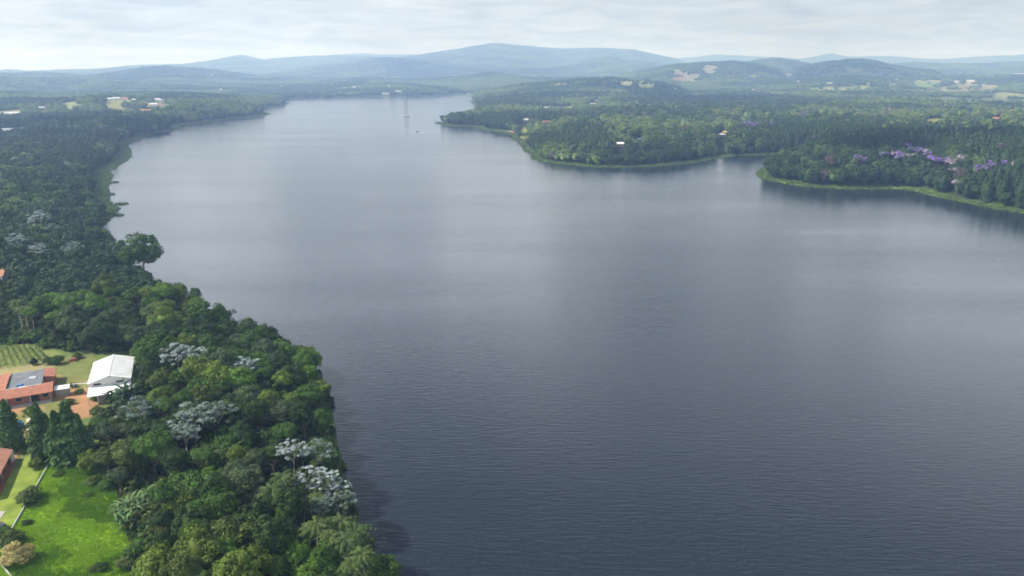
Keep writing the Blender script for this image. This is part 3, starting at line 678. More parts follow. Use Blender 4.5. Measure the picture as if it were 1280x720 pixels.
# houses scattered through the far woods
H_LIST = [
 # px, py, width m, depth m, wall h, roof, wall, turn deg, label
 (684, 158, 17, 11, 6.5, 'tile', 'white', 8, 'two storey white house with red tiled roof above the yellow green cove slope'),
 (657, 152, 13, 8, 3.2, 'white', 'cream', 5, 'low white roofed house on the slope left of the two storey white house'),
 (674, 136, 10, 8, 3, 'white', 'white', 10, 'small bright white cabin uphill behind the two storey white house'),
 (682, 136, 9, 7, 3, 'white', 'cream', -10, 'small pale cabin just right of the bright white cabin'),
 (783, 139, 17, 9, 3.5, 'white', 'white', 12, 'long white roofed house on the wooded point, amid dark trees'),
 (795, 134, 10, 8, 3.2, 'tile_pale', 'cream', 0, 'brown roofed house just uphill of the long white roofed house'),
 (803, 133, 9, 8, 4, 'white', 'white', 20, 'small white house right of the brown roofed house'),
 (815, 133, 13, 8, 3, 'zinc', 'white', 0, 'grey roofed house right of the small white house on the wooded point'),
 (775, 183, 9, 7, 3.4, 'white', 'ochre', 5, 'ochre walled cottage with white roof among trees near the reed shore'),
 (800, 177, 6, 5, 3, 'white', 'white', 0, 'tiny white cottage right of the ochre walled cottage'),
 (788, 166, 9, 6, 3, 'zinc', 'grey_wall', 15, 'grey shed roof uphill of the ochre walled cottage'),
 (740, 132, 14, 9, 4, 'zinc', 'grey_wall', 0, 'grey house with pale roof in the middle of the wooded point'),
 (746, 127, 13, 8, 4, 'zinc', 'white', 0, 'pale roofed house just behind the grey house on the wooded point'),
 (816, 109, 14, 13, 9, 'white', 'white', 0, 'tall bright white house at the edge of a green meadow on the far point'),
 (844, 112, 15, 10, 4, 'white', 'white', 0, 'white house right of the tall bright white house and its meadow'),
 (783, 105, 13, 9, 5, 'white', 'cream', 0, 'cream house on a tan clearing left of the tall bright white house'),
 (972, 123, 34, 12, 4, 'white', 'white', 4, 'long white shed, leftmost of the bright roofs behind the dark pine stand'),
 (983, 124, 20, 12, 5, 'white', 'white', -12, 'bright white shed just right of the long white shed'),
 (1006, 124, 15, 11, 6, 'white', 'white', 35, 'turned white house right of the two bright white sheds'),
 (1025, 122.5, 28, 9, 3, 'zinc', 'white', 0, 'long low grey roof, rightmost behind the dark pine stand'),
 (992, 117, 22, 12, 4, 'tile_pale', 'cream', 0, 'brown roofed house behind the bright white sheds'),
 (1036, 105, 40, 14, 5, 'zinc', 'white', 0, 'long pale warehouse far up among the woods'),
 (998, 103, 18, 12, 7, 'white', 'white', 0, 'far white house left of the long pale warehouse'),
 (941, 114, 26, 12, 5, 'zinc', 'grey_wall', 0, 'bluish grey roofed barn left of the bright white sheds'),
 (906, 171, 5, 4, 6.5, 'ochre', 'ochre', 0, 'narrow tall ochre house by the inlet, below the purple trees'),
 (901, 171, 9, 7, 3, 'zinc', 'grey_wall', 10, 'low mauve grey roof beside the narrow tall ochre house'),
 (1113, 139, 15, 10, 4, 'tile', 'white', 5, 'white house with dark red roof above the pine wood'),
 (1126, 139, 8, 7, 3.5, 'tile', 'white', 0, 'small white house right of the dark red roofed house'),
 (1158, 141, 8, 8, 5, 'white', 'white', 0, 'small cube like white house alone on the grass above the pines'),
 (1085, 106, 14, 12, 7, 'white', 'white', 0, 'white house on the wooded rise left of the big pale clearing'),
 (1193, 97, 26, 16, 12, 'white', 'cream', 0, 'pale tower like building on the big tan clearing'),
 (1203, 92.5, 60, 20, 5, 'white', 'white', 0, 'long white hall behind the big tan clearing'),
 (1186, 93, 40, 18, 5, 'zinc', 'white', 0, 'grey roofed hall left of the long white hall'),
 (1213, 102, 40, 18, 5, 'white', 'cream', 0, 'cream hall at the right end of the big tan clearing'),
 (1195, 103, 36, 16, 5, 'white', 'white', 0, 'white hall along the lower edge of the big tan clearing'),
 (1245, 150, 13, 8, 3, 'tile', 'ochre', 0, 'orange roofed house on the grass, just above the pine wood'),
 (1266, 140, 14, 9, 4, 'tile_pale', 'ochre', 0, 'ochre house on the yellow meadow near the right edge'),
 (1277, 95, 50, 18, 6, 'white', 'cream', 0, 'pale hall alone at the right edge, far off'),
 (138, 125.5, 18, 12, 5, 'white', 'white', 0, 'white house, leftmost in the row above the pale field'),
 (145, 125, 22, 13, 6, 'white', 'white', 0, 'bright white house, second in the row above the pale field'),
 (155, 125, 26, 12, 5, 'tile_pale', 'white', 0, 'brown roofed house, third in the row above the pale field'),
 (167, 126, 10, 9, 4, 'white', 'cream', 0, 'small cream house at the right end of the row above the pale field'),
 (197, 127, 18, 13, 7, 'white', 'white', 0, 'upper white house in the hamlet right of the pale field'),
 (202, 127.5, 14, 12, 6, 'zinc', 'white', 0, 'grey roofed house at the right of the upper white house in the hamlet'),
 (192, 133.5, 16, 11, 6, 'white', 'white', 0, 'lower white house in the hamlet right of the pale field'),
 (199, 133, 13, 10, 4, 'tile_pale', 'cream', 0, 'brown roofed house beside the lower white house in the hamlet'),
 (182, 141, 24, 12, 4, 'tile_pale', 'cream', -25, 'large pinkish roofed house in the dark woods below the pale field'),
 (256, 118, 44, 14, 4, 'white', 'white', 0, 'long white shed in the woods towards the left headland'),
 (264, 96, 40, 20, 10, 'white', 'white', 0, 'white building high on the far left hill'),
 (276, 114, 16, 12, 9, 'zinc', 'grey_wall', 0, 'grey house right of the long white shed on the left'),
 (3, 144, 13, 8, 3, 'white', 'white', 0, 'white roofed house at the left edge'),
 (17, 143, 24, 8, 3, 'white', 'white', 0, 'long white roof right of the house at the left edge'),
 (16, 165, 30, 10, 3.5, 'zinc', 'white', 0, 'long grey white roof in the dark woods near the left edge'),
 (53, 138, 13, 11, 6, 'zinc', 'grey_wall', 0, 'grey house right of the two white roofs at the left edge'),
 (486, 109, 22, 14, 7, 'white', 'white', 0, 'white house on the low hill behind the pylon, uphill'),
 (482, 118, 34, 12, 5, 'white', 'white', 0, 'white boathouse at the water below the low hill behind the pylon'),
 (443, 111, 26, 16, 10, 'zinc', 'white', 0, 'pale tall house at the left end of the far shore hill'),
 (498, 115, 36, 14, 4, 'zinc', 'white', 0, 'grey roofed house right of the white boathouse on the far shore'),
 (431, 111, 18, 12, 6, 'white', 'white', 0, 'small white house left of the pale tall house on the far shore'),
 (-6, 354, 9, 8, 4, 'tile_pale', 'white', -20, 'white walled house with orange roof in the forest at the left edge'),
]
HS = []
for px, py, W, D, wh, roofm, wallm, turn, label in H_LIST:
    x, y, z = G(px, py); d = math.hypot(x, y)
    if d > 2000: W *= .8; D *= .8; wh *= .8
    if d > 2300 and roofm == 'white': roofm = 'zinc'
    if d > 2300 and wallm == 'white': wallm = 'cream'
    h_ = tag(empty('farm_house' if W < 24 else 'long_building', (x, y, z), -math.atan2(x, y) + R(turn)), label, 'house' if W < 24 else 'building', 'houses scattered through the woods')
    zr = wh + D * .24; wm = M[wallm + '_wall'] if wallm == 'white' else M[wallm]
    part('wall', wm, h_, lambda m: gable_walls(m, W, D, wh, zr, 'x'))
    part('roof', M[roofm], h_, lambda m: gable(m, W, D, wh + .03, zr + .03, .5, .2, 'x'))
    part('door', M['dark'], h_, lambda m: m.box(-.6, -D / 2 - .06, 0, .6, -D / 2 - .01, 2.1))
    if d < 1900:
        for k in (-.3, .3):
            for zz in ([1.0] if wh < 6 else [1.0, 4.0]):
                part('window', M['dark'], h_, lambda m: m.box(k * W - .9, -D / 2 - .06, zz, k * W + .9, -D / 2 - .01, zz + 1.3))
    HS.append((x, y, x / d, y / d, max(W, D) * .5 + 3, min(170, max(5, (13 - wh)) * d / max(15, HC - z))))

# ------------------------------------------------------------------ power pylon standing in the lake, and the boat
x, y = P(508, 145.5); py_ = tag(empty('power_pylon', (x, y, 0), R(20)), 'tall steel lattice power pylon standing on a platform in the lake', 'pylon')
def tower(m):
    Hh = 41; lv = [0, 6, 12, 17.5, 22.5, 27, 31, 34.5, 38, Hh]; wd = lambda z_: 3.6 * (1 - z_ / 30) + 1.0 if z_ < 22.5 else max(.25, 1.9 - (z_ - 22.5) * .09)
    for a in range(4):
        c = lambda z_, a=a: ((wd(z_) if a in (0, 1) else -wd(z_)), (wd(z_) if a in (1, 2) else -wd(z_)), z_ + 1.2); e = lambda z_, a=a: c(z_, (a + 1) % 4)
        for z0, z1 in zip(lv, lv[1:]):
            m.tube(c(z0), c(z1), .3, n=4); m.tube(c(z0), e(z1), .1, n=4); m.tube(e(z0), c(z1), .1, n=4); m.tube(c(z1), e(z1), .1, n=4)
part('lattice', M['steel'], py_, tower)
for zz, L in ((27, 6.5), (31.5, 7.5), (36, 5.5)):
    part('cross_arm', M['steel'], py_, lambda m: [(m.tube((s * .8, .8, zz + 1.2), (s * L, 0, zz + .6), .12, n=4), m.tube((s * .8, -.8, zz + 1.2), (s * L, 0, zz + .6), .12, n=4), m.tube((s * .6, 0, zz + 2.6), (s * L, 0, zz + .6), .1, n=4), m.tube((s * L, 0, zz + .6), (s * L, 0, zz - 1.2), .14, n=5)) for s in (-1, 1)])
part('platform', M['concrete'], py_, lambda m: (m.box(-5.5, -5.5, .3, 5.5, 5.5, 1.3), [m.tube((a, b, -3), (a, b, .32), .6, n=8) for a in (-4, 4) for b in (-4, 4)]))
x, y = P(521, 164.5); x2, y2 = P(545, 178); hd = math.atan2(y - y2, x - x2)
boat = tag(empty('motor_boat', (x, y, 0), hd, (1.5, 1.5, 1.6)), 'small motor boat with a canopy leaving a pale wake on the lake', 'boat')
def hull(m):
    top = [(-3, -1.15, .75), (1.2, -1.1, .85), (3.4, 0, 1.1), (1.2, 1.1, .85), (-3, 1.15, .75)]; bot = [(-3, -.8, -.3), (1, -.7, -.3), (2.6, 0, -.2), (1, .7, -.3), (-3, .8, -.3)]
    i = len(m.v); m.v += bot + top
    for k in range(5): m.f.append((i + k, i + (k + 1) % 5, i + 5 + (k + 1) % 5, i + 5 + k))
    m.f.append(tuple(i + k for k in (4, 3, 2, 1, 0))); m.f.append(tuple(i + 5 + k for k in range(5)))
part('hull', M['car'], boat, hull)
part('canopy', M['white'], boat, lambda m: m.box(-1.9, -1.0, 2.05, .7, 1.0, 2.2))
part('canopy_frame', M['steel'], boat, lambda m: [m.tube((a, b, .7), (a, b, 2.06), .05, n=5) for a in (-1.8, .6) for b in (-.9, .9)])
part('outboard_motor', M['dark'], boat, lambda m: m.box(-3.5, -.25, .1, -2.98, .25, 1.25))
mw, tw, bw, ow = new_mat('wake_foam'); bw.inputs['Base Color'].default_value = (.42, .46, .50, 1); bw.inputs['Roughness'].default_value = .5
mb = MB(); rw = random.Random(5)
for s in (-1, 1):
    n = 16
    for k in range(n):
        a = -4 - 4.0 * k; b = a - 2.6 + rw.uniform(-.5, .5); wo = 1.0 + .085 * -a; wq = .42 * (1 - k / n) + .10
        mb.poly([(a, s * wo - wq, .012), (a, s * wo + wq, .012), (b, s * (wo + .24) + wq, .012), (b, s * (wo + .24) - wq, .012)][::s])
wake = mb.build('boat_wake', mw); wake.location = (x, y, 0); wake.rotation_euler = (0, 0, hd); tag(wake, 'thin pale wake trailing behind the motor boat', 'wake', kind='stuff')
# second slender pylon on the left hill
x, y, z = G(98, 124); pl = tag(empty('power_pylon', (x, y, z), R(10)), 'thin far pylon on the pale hill clearing above the left woods', 'pylon')
part('lattice', M['steel'], pl, lambda m: [(m.tube((a, b, 0), (a * .2, b * .2, 42), .25, n=4), m.tube((a, b, 0), (-a * .6, b * .6, 18), .14, n=4)) for a in (-3, 3) for b in (-3, 3)])
part('cross_arm', M['steel'], pl, lambda m: [m.tube((-7, 0, zz), (7, 0, zz), .2, n=4) for zz in (30, 35, 40)])

# ------------------------------------------------------------------ plant prototypes
rngp = np.random.default_rng(3)
CROWN = {}                       # look -> shape -> meshes
SHAPES = {'domed': dict(asp=.80, nclump=52, leaves=105, lsize=.058, zmin=-.2, csize=(.17, .34)), 'round': dict(asp=.92, nclump=54, leaves=105, lsize=.056, zmin=-.45, csize=(.17, .34)),
          'tall': dict(asp=1.22, nclump=56, leaves=100, lsize=.056, zmin=-.55, spread=.9, csize=(.17, .32)), 'spreading': dict(asp=.46, nclump=50, leaves=105, lsize=.06, zmin=-.1, flat=.7, csize=(.18, .3), core=.5)}
ASP = {k: v['asp'] for k, v in SHAPES.items()}
raw = {(s, v): crown(100 + i * 7 + v, **SHAPES[s]) for i, s in enumerate(SHAPES) for v in range(3)}
for look, _c in LOOKS:
    for s in SHAPES:
        CROWN[look, s] = [tri_quads_mesh('tree_crown', *raw[s, v], [M[look]]) for v in range(3)]
TRUNKS = []
for k in range(3):
    mb = MB(); limb_set(mb, .028, 1.0, 40 + k, 5, .22); TRUNKS.append(mb.mesh('tree_trunk', M['bark'], smooth=True))
PTRUNK = MB(); limb_set(PTRUNK, .018, 1.0, 77, 5, .17, .6); PTRUNK = PTRUNK.mesh('pale_trunk', M['pale_bark'], smooth=True)
def make_tree(name, x, y, Rc, H, cm, asp, rz, tm=None, zoff=-.3):
    e = empty(name, (x, y, hz(x, y) + zoff)); zc = max(Rc * asp * .55, H - asp * Rc)
    c = obj('crown', cm, e, (0, 0, zc)); c.scale = (Rc, Rc, Rc); c.rotation_euler = (0, 0, rz)
    t_ = obj('trunk', tm or random.choice(TRUNKS), e); t_.scale = (H * .9, H * .9, zc + .25 * Rc * asp); t_.rotation_euler = (0, 0, rz)
    return e

TAKEN = []      # (x, y, radius) of every individually placed plant
# --- silver and grey-teal leaved trees
def silver_crown(seed, mat, n=72, asp=.74):
    rng = np.random.default_rng(seed); d = sphere_dirs(n, rng, -.2); C = d * rng.uniform(.50, 1.0, n)[:, None]; C[:, 2] *= asp
    V, Nn, S = [], [], []
    for k in range(n):
        m_ = 40; a = rng.uniform(0, 2 * math.pi, m_); r = np.sqrt(rng.random(m_)) * rng.uniform(.10, .17)
        p = C[k] + np.stack([r * np.cos(a), r * np.sin(a), .05 - r * r * 2.2 + rng.normal(0, .012, m_)], 1)
        V.append(p); Nn.append(unit(np.array((0, 0, 1.0)) + np.stack([np.cos(a), np.sin(a), 0 * a], 1) * (r * 2.6)[:, None] + rng.normal(size=(m_, 3)) * .3)); S.append(.046 * rng.uniform(.7, 1.3, m_))
    Vq, Fq = leaf_quads(np.concatenate(V), np.concatenate(Nn), np.concatenate(S), rng, .6)
    return mesh_np('silver_crown', Vq, Fq, [mat, M['grey green']], np.repeat(rng.random(n) < .30, 40).astype(int))
SILV = [silver_crown(k, M['silver']) for k in (1, 2, 3)]; TEAL = [silver_crown(k, M['teal'], 84) for k in (4, 5)]
SILVER = [  # px, py, radius, height, tint, label
 (222, 447, 5.0, 13, 's', 'large white tree right of the white barn, left half of a pair'),
 (243, 450, 4.4, 12, 's', 'large white tree right of the white barn, right half of a pair'),
 (306, 462, 4.3, 12, 's', 'small white leaved tree between the white pair and the lake'),
 (242, 526, 5.6, 13, 't', 'broad grey teal tree in the middle of the forest below the white pair'),
 (272, 522, 4.6, 13, 't', 'grey teal tree joined to the right of the broad grey teal tree'),
 (232, 548, 3.4, 11, 't', 'narrow grey teal tree hanging below the broad grey teal tree'),
 (175, 515, 4.8, 11, 't', 'dull grey teal tree just below the dark banana clump by the barn'),
 (366, 571, 3.6, 13, 's', 'white leaved tree at the lake edge with a bare pale trunk'),
 (398, 571, 4.0, 12, 't', 'grey teal tree right beside the white leaved tree at the lake edge'),
 (386, 604, 3.0, 12, 's', 'white tree at the upper left of the silver cluster on the lower shore'),
 (405, 607, 3.4, 12, 's', 'white tree at the top of the silver cluster on the lower shore'),
 (422, 618, 3.0, 11, 's', 'white tree nearest the water in the silver cluster on the lower shore'),
 (428, 634, 3.2, 10, 't', 'grey teal tree at the bottom right of the silver cluster on the lower shore'),
 (403, 640, 2.6, 10, 't', 'small grey teal tree at the bottom left of the silver cluster on the lower shore'),
 (50, 273, 6.5, 14, 's', 'whitish tree high in the left forest, above the other pale crowns'),
 (22, 302, 5.5, 13, 's', 'whitish tree near the left edge below the highest whitish one'),
 (48, 314, 4.5, 12, 's', 'dull whitish tree just right of the whitish one near the left edge'),
 (92, 312, 5.0, 12, 't', 'flat grey teal crown left of the tall airy tree'),
 (66, 288, 4.0, 12, 't', 'small grey teal crown between the highest whitish tree and the flat grey teal one'),
]
for k, (px, py, r, H, tint, label) in enumerate(SILVER):
    x, y, z = G(px, py, H * .80); TAKEN.append((x, y, r * .62))
    e = make_tree('silver_leaf_tree', x, y, r * 1.05, H + 1.3, (SILV[k % 3] if tint == 's' else TEAL[k % 2]), .62, k * 1.3, PTRUNK)
    tag(e, label, 'tree', 'silver leaved trees of the shore forest')
# --- tall airy tree on the shore
def airy_crown(seed):
    rng = np.random.default_rng(seed); n = 84; d = sphere_dirs(n, rng, -.75); C = d * rng.uniform(.45, .95, n)[:, None]; C[:, 2] *= 1.02
    C[:, :2] *= (1 - .25 * np.clip(C[:, 2:], 0, 1)); V, Nn = [], []
    for k in range(n):
        q = sphere_dirs(90, rng, -.7); V.append(C[k] + q * rng.uniform(.10, .20) * np.array((1.15, 1.15, .8))); Nn.append(unit(q + rng.normal(size=q.shape) * .6 + np.array((0, 0, .3))))
    Vq, Fq = leaf_quads(np.concatenate(V), np.concatenate(Nn), .05 * rng.uniform(.7, 1.3, n * 90), rng); return mesh_np('airy_crown', Vq, Fq, [M['mid green']])
x, y, z = G(181, 352); TAKEN.append((x, y, 5))
e = empty('tall_tree', (x, y, z - .3)); tag(e, 'tall airy tree with pale limbs rising above the forest against the lake', 'tree')
c = obj('crown', tri_quads_mesh('airy_crown', *crown(8, asp=1.0, nclump=120, leaves=70, lsize=.042, zmin=-.7, csize=(.11, .21), core=.42), [M['mid green']]), e, (0, 0, 15.8)); c.scale = (10.6, 10.6, 10.6)
mb = MB(); limb_set(mb, .5, 19, 5, 9, .34, .32, .95); mb.build('trunk', M['pale_bark'], e, smooth=True)
# --- conifers by the lawn
def conifer_crown(seed, lean=0):
    rng = np.random.default_rng(seed); V, Nn, S = [], [], []
    for zz in np.linspace(.04, .98, 34):
        rad = .20 * min(1, (1 - zz) * 2.0 + .03) * (.85 + .3 * rng.random()); nb = int(9 + 8 * (1 - zz))
        for b in range(nb):
            a = rng.uniform(0, 2 * math.pi); L = rad * rng.uniform(.62, 1.3); m_ = 12; u = np.sqrt(rng.random(m_)) * .75 + .25
            ca, sa = math.cos(a), math.sin(a); w_ = rng.normal(0, .022, m_)
            V.append(np.stack([ca * L * u - sa * w_, sa * L * u + ca * w_, zz - .06 * u * u + .012 * rng.normal(size=m_)], 1))
            Nn.append(unit(np.array((ca * .8, sa * .8, .75)) + rng.normal(size=(m_, 3)) * .45)); S.append(.026 * rng.uniform(.6, 1.5, m_))
    Vq, Fq = leaf_quads(np.concatenate(V), np.concatenate(Nn), np.concatenate(S), rng, .55)
    n = 12; zs = np.array([.03, .3, .6, .8, .93]); rs = np.array([.08, .085, .07, .035, .004]); cv = np.array([(r * math.cos(2 * math.pi * k / n), r * math.sin(2 * math.pi * k / n), z_) for z_, r in zip(zs, rs) for k in range(n)])
    cf = np.array([(i * n + k, i * n + (k + 1) % n, (i + 1) * n + (k + 1) % n, (i + 1) * n + k) for i in range(4) for k in range(n)]) + len(Vq)
    return mesh_np('conifer_crown', np.concatenate([Vq, cv]), np.concatenate([Fq, cf]), [M['conifer']])
CONI = [conifer_crown(k) for k in range(3)]
mb = MB(); mb.tube((0, 0, 0), (0, 0, .5), .018, .012, 7); CTR = mb.mesh('conifer_trunk', M['bark'])
CON = [(56, 572, 14.5, 'tall dark conifer, leftmost of the row at the top of the green field'), (66, 571, 12.0, 'narrow dark conifer, second from the left in the row above the green field'),
       (78, 577, 14.0, 'pointed dark conifer in the middle of the row above the green field'), (93, 575, 16.0, 'tallest and broadest dark conifer of the row above the green field'),
       (107, 578, 13.2, 'dark conifer, rightmost of the row above the green field'),
       (5, 560, 13.5, 'dark conifer left of the blue tank, cut by the left edge'), (17, 561, 13.8, 'dark conifer standing just left of the blue tank'), (-9, 558, 13, 'dark conifer behind the salmon roofed bungalow'),
       (53, 548, 10.5, 'short bluish dark conifer behind the leftmost tall one of the row')]
for k, (px, py, H, label) in enumerate(CON):
    x, y, z = G(px, py); TAKEN.append((x, y, 3)); e = empty('conifer_tree', (x, y, z - .2), k * 1.7); wd_ = H * (.92 if k != 3 else 1.15)
    c = obj('crown', CONI[k % 3], e); c.scale = (wd_, wd_, H); t_ = obj('trunk', CTR, e); t_.scale = (H, H, H); tag(e, label, 'tree', 'conifers around the homestead')
# --- palms
def palm_crown(seed, n=26):
    rng = np.random.default_rng(seed); V, Fc = [], []
    for k in range(n):
        a = 2 * math.pi * k / n + rng.normal(0, .15); up = rng.uniform(.15, 1.1); L = rng.uniform(.85, 1.1); ca, sa = math.cos(a), math.sin(a); st = 12; prev = None
        for j in range(st):
            u = j / (st - 1); r = L * (u * math.cos(up * (1 - u * .8)) ); z_ = L * (u * math.sin(up) * .9 - u * u * (.75 + .25 * rng.random()))
            w_ = .12 * math.sin(math.pi * min(.98, .12 + u * .86)); c_ = np.array((ca * r, sa * r, z_)); s_ = np.array((-sa, ca, 0))
            row = (c_ - s_ * w_ + np.array((0, 0, -w_ * .55)), c_, c_ + s_ * w_ + np.array((0, 0, -w_ * .55)))
            if prev is not None:
                for q0, q1 in ((0, 1), (1, 2)):
                    for g in range(2):       # two leaflet strips per step with a gap between them
                        t0, t1 = g * .5, g * .5 + .36; i = len(V)
                        V += [prev[q0] * (1 - t0) + row[q0] * t0, prev[q1] * (1 - t0) + row[q1] * t0, prev[q1] * (1 - t1) + row[q1] * t1, prev[q0] * (1 - t1) + row[q0] * t1]; Fc.append((i, i + 1, i + 2, i + 3))
            prev = row
    return mesh_np('palm_fronds', np.array(V), np.array(Fc), [M['palm']])
PALMS = [palm_crown(k) for k in (1, 2)]
mb = MB(); mb.tube((0, 0, 0), (.02, .01, .5), .022, .016, 8); mb.tube((.02, .01, .5), (0, .02, 1), .016, .013, 8); PTR = mb.mesh('palm_trunk', M['pale_bark'])
PALM = [(452, 692, 9.5, 'palm nearest the water, low in the shore forest, with drooping fronds'), (433, 675, 9.0, 'palm just up the shore from the lowest palm'), (446, 662, 8.0, 'palm at the water edge above the lowest palm'),
        (415, 668, 8.5, 'palm behind the lowest palms, further from the water'), (427, 650, 8, 'palm directly below the silver cluster on the lower shore'), (395, 654, 8, 'olive palm left of the palm below the silver cluster'), (438, 705, 8.5, 'palm at the bottom edge of the photo, left of the lowest shore palm'),
        (352, 596, 9, 'palm left of the silver cluster, among rounded trees'), (341, 612, 8.5, 'palm below the one left of the silver cluster'), (398, 622, 8, 'yellowish palm in the middle of the silver cluster'),
        (22, 376, 8.5, 'feathery palm near the left edge above the bright green meadow'), (31, 384, 7.5, 'smaller palm just right of the feathery palm near the left edge')]
for k, (px, py, H, label) in enumerate(PALM):
    H += 2.5
    x, y, z = G(px, py, H); TAKEN.append((x, y, 3.2)); e = empty('palm_tree', (x, y, hz(x, y) - .2), k * .9)
    c = obj('crown', PALMS[k % 2], e, (0, .02 * H, H)); s_ = 3.6 + .4 * (k % 3); c.scale = (s_,) * 3; t_ = obj('trunk', PTR, e); t_.scale = (H * 1.1, H, H); tag(e, label, 'palm', 'palms of the shore forest')
# --- banana-like clumps with tall paddle leaves
def banana_clump(seed, mat, n=60, fan=.75):
    rng = np.random.default_rng(seed); V, Fc = [], []
    for k in range(n):
        bx3 = rng.normal(0, .42, 2); a = rng.uniform(0, 2 * math.pi); tilt = rng.uniform(.12, fan); L = rng.uniform(.9, 1.5); ca, sa = math.cos(a), math.sin(a); st = 6; prev = None; w0 = rng.uniform(.07, .12); h0 = rng.uniform(.2, .9)
        s_ = np.array((-sa, ca, 0)); tw = rng.normal(0, .5)
        s_ = s_ * math.cos(tw) + np.array((0, 0, 1)) * math.sin(tw)
        for j in range(st):
            u = j / (st - 1); an = tilt + u * u * .75; c_ = np.array((bx3[0] + ca * L * u * math.sin(an), bx3[1] + sa * L * u * math.sin(an), h0 + L * u * math.cos(an)))
            w_ = w0 * (.12 if j == 0 else math.sin(math.pi * min(.97, .25 + u * .72))); row = (c_ - s_ * w_, c_ + s_ * w_)
            if prev is not None: i = len(V); V += [prev[0], prev[1], row[1], row[0]]; Fc.append((i, i + 1, i + 2, i + 3))
            prev = row
    return mesh_np('banana_leaves', np.array(V), np.array(Fc), [mat])
BN = [banana_clump(1, M['banana'], 64), banana_clump(2, M['banana'], 50, .95), banana_clump(3, M['banana_dark'], 60, 1.1)]
mb = MB()
for k in range(7): a = k * .9; mb.tube((.4 * math.cos(a), .4 * math.sin(a), -.1), (.36 * math.cos(a + .2), .36 * math.sin(a + .2), .8), .07, .05, 6)
BST = mb.mesh('banana_stems', M['wood'])
for px, py, s_, k, label in ((166, 650, 3.1, 0, 'pale banana clump with long upright leaves at the edge of the green field'), (186, 634, 2.8, 1, 'looser banana clump behind the pale one, leaning to the right'), (157, 655, 2.6, 1, 'small banana clump at the left front of the pale banana clump'), (178, 660, 2.4, 2, 'low dark banana clump in front of the pale banana clump'),
                             (157, 503, 3.6, 2, 'dark banana clump in front of the white barn'), (166, 500, 3.0, 2, 'second dark banana clump, hiding the right end of the lean-to'), (171, 474, 2.6, 2, 'banana clump overhanging the right side of the barn roof')):
    x, y, z = G(px, py); TAKEN.append((x, y, s_ * (1.25 if py > 600 else .8))); e = empty('banana_plant', (x, y, z - .1), px * .1); c = obj('leaves', BN[k], e); c.scale = (s_, s_, s_); t_ = obj('stem', BST, e); t_.scale = (s_,) * 3
    tag(e, label, 'banana plant', 'banana clumps at the forest edge')
# --- shrubs on and around the lawn
def shrub(px, py, r, h, look, label, shape='round', v=0, group='shrubs around the green field'):
    x, y, z = G(px, py); TAKEN.append((x, y, r * .8)); e = empty('shrub', (x, y, z - .1)); me_ = SHR.get((look, shape)) or tri_quads_mesh('shrub_leaves', *raw[shape, v], [M[look]]); SHR[look, shape] = me_
    c = obj('foliage', me_, e, (0, 0, h * .48)); c.scale = (r, r, h * .56 / ASP[shape]); c.rotation_euler = (0, 0, px); t_ = obj('stem', TRUNKS[0], e); t_.scale = (h, h, h * .6); tag(e, label, 'shrub', group)
SHR = {}
shrub(22, 703, 3.1, 4.0, 'tan_bush', 'round tan bush with a sharp shadow, near the bottom left corner')
shrub(14, 680, 2.6, 2.8, 'olive green', 'olive bush just above the round tan bush'); shrub(3, 676, 2.4, 3.0, 'mid green', 'green bush at the left edge, left of the olive one', v=1)
shrub(37, 628, 2.7, 3.2, 'olive green', 'loose olive shrub on the low white wall', 'domed', 1); shrub(42, 629, 1.8, 2.4, 'dark green', 'dark shrub leaning against the right of the loose olive shrub on the wall')
shrub(50, 579, 2.2, 3.4, 'dark green', 'dark shrub at the upper end of the low white wall', 'tall'); shrub(45, 585, 1.7, 2.8, 'yellow green', 'yellow green shrub left of the dark shrub at the wall end', 'tall')
shrub(34, 655, 1.0, .9, 'dark green', 'low dark tuft on the field beside the middle of the white wall', 'domed'); shrub(76, 586, 1.3, 1.0, 'mid green', 'small dark clump high on the green field, upper of two', 'domed'); shrub(73, 594, 1.3, .9, 'mid green', 'small dark clump high on the green field, lower of two', 'domed')
shrub(125, 712, 1.6, 1.2, 'dark green', 'dark low bush alone on the field at the bottom edge', 'domed', 2); shrub(40, 523, 1.9, 3.6, 'yellow green', 'bright yellow green bush behind the pale boards', 'round', 2); shrub(46, 533, 1.5, 2.4, 'bright green', 'bright green bush at the foot of the conifer row, by the boards')
shrub(114, 589, 3.0, 5.5, 'yellow green', 'lime green bushy tree at the right end of the conifer row', 'round', 1); shrub(43, 456, 1.3, 2.4, 'dark green', 'small round dark bush behind the courtyard house'); shrub(61, 455, 1.7, 2.6, 'olive green', 'olive bush right of the round dark bush behind the courtyard house'); shrub(72, 455, 2.0, 2.8, 'mid green', 'green bush behind the orange corner of the courtyard house', 'domed')
shrub(100, 492, 1.3, 1.5, 'mid green', 'small green shrub on the bare soil left of the barn', 'domed'); shrub(92, 484, 1.2, 1.4, 'olive green', 'small olive shrub on the soil near the flat roofed shed', 'domed'); shrub(119, 500, 1.4, 1.8, 'yellow green', 'yellowish shrub in front of the lean-to'); shrub(86, 505, 1.6, 1.6, 'olive green', 'olive scrub on the soil above the conifers', 'domed')
shrub(118, 604, 2.0, 1.8, 'olive green', 'grassy olive scrub at the upper right of the green field', 'domed', 1); shrub(133, 610, 1.8, 2.0, 'mid green', 'green scrub at the forest edge, upper right of the field', 'domed', 2); shrub(110, 620, 1.1, .8, 'mid green', 'low tuft in the upper middle of the green field', 'domed')
shrub(182, 690, 3.0, 3.2, 'mid green', 'leafy green bush at the forest edge below the banana clumps', 'domed'); shrub(165, 706, 2.6, 2.4, 'olive green', 'olive bush at the lower right of the green field', 'domed'); shrub(200, 700, 3.2, 4.2, 'olive green', 'rounded olive bush at the bottom, right of the field', 'round', 1)
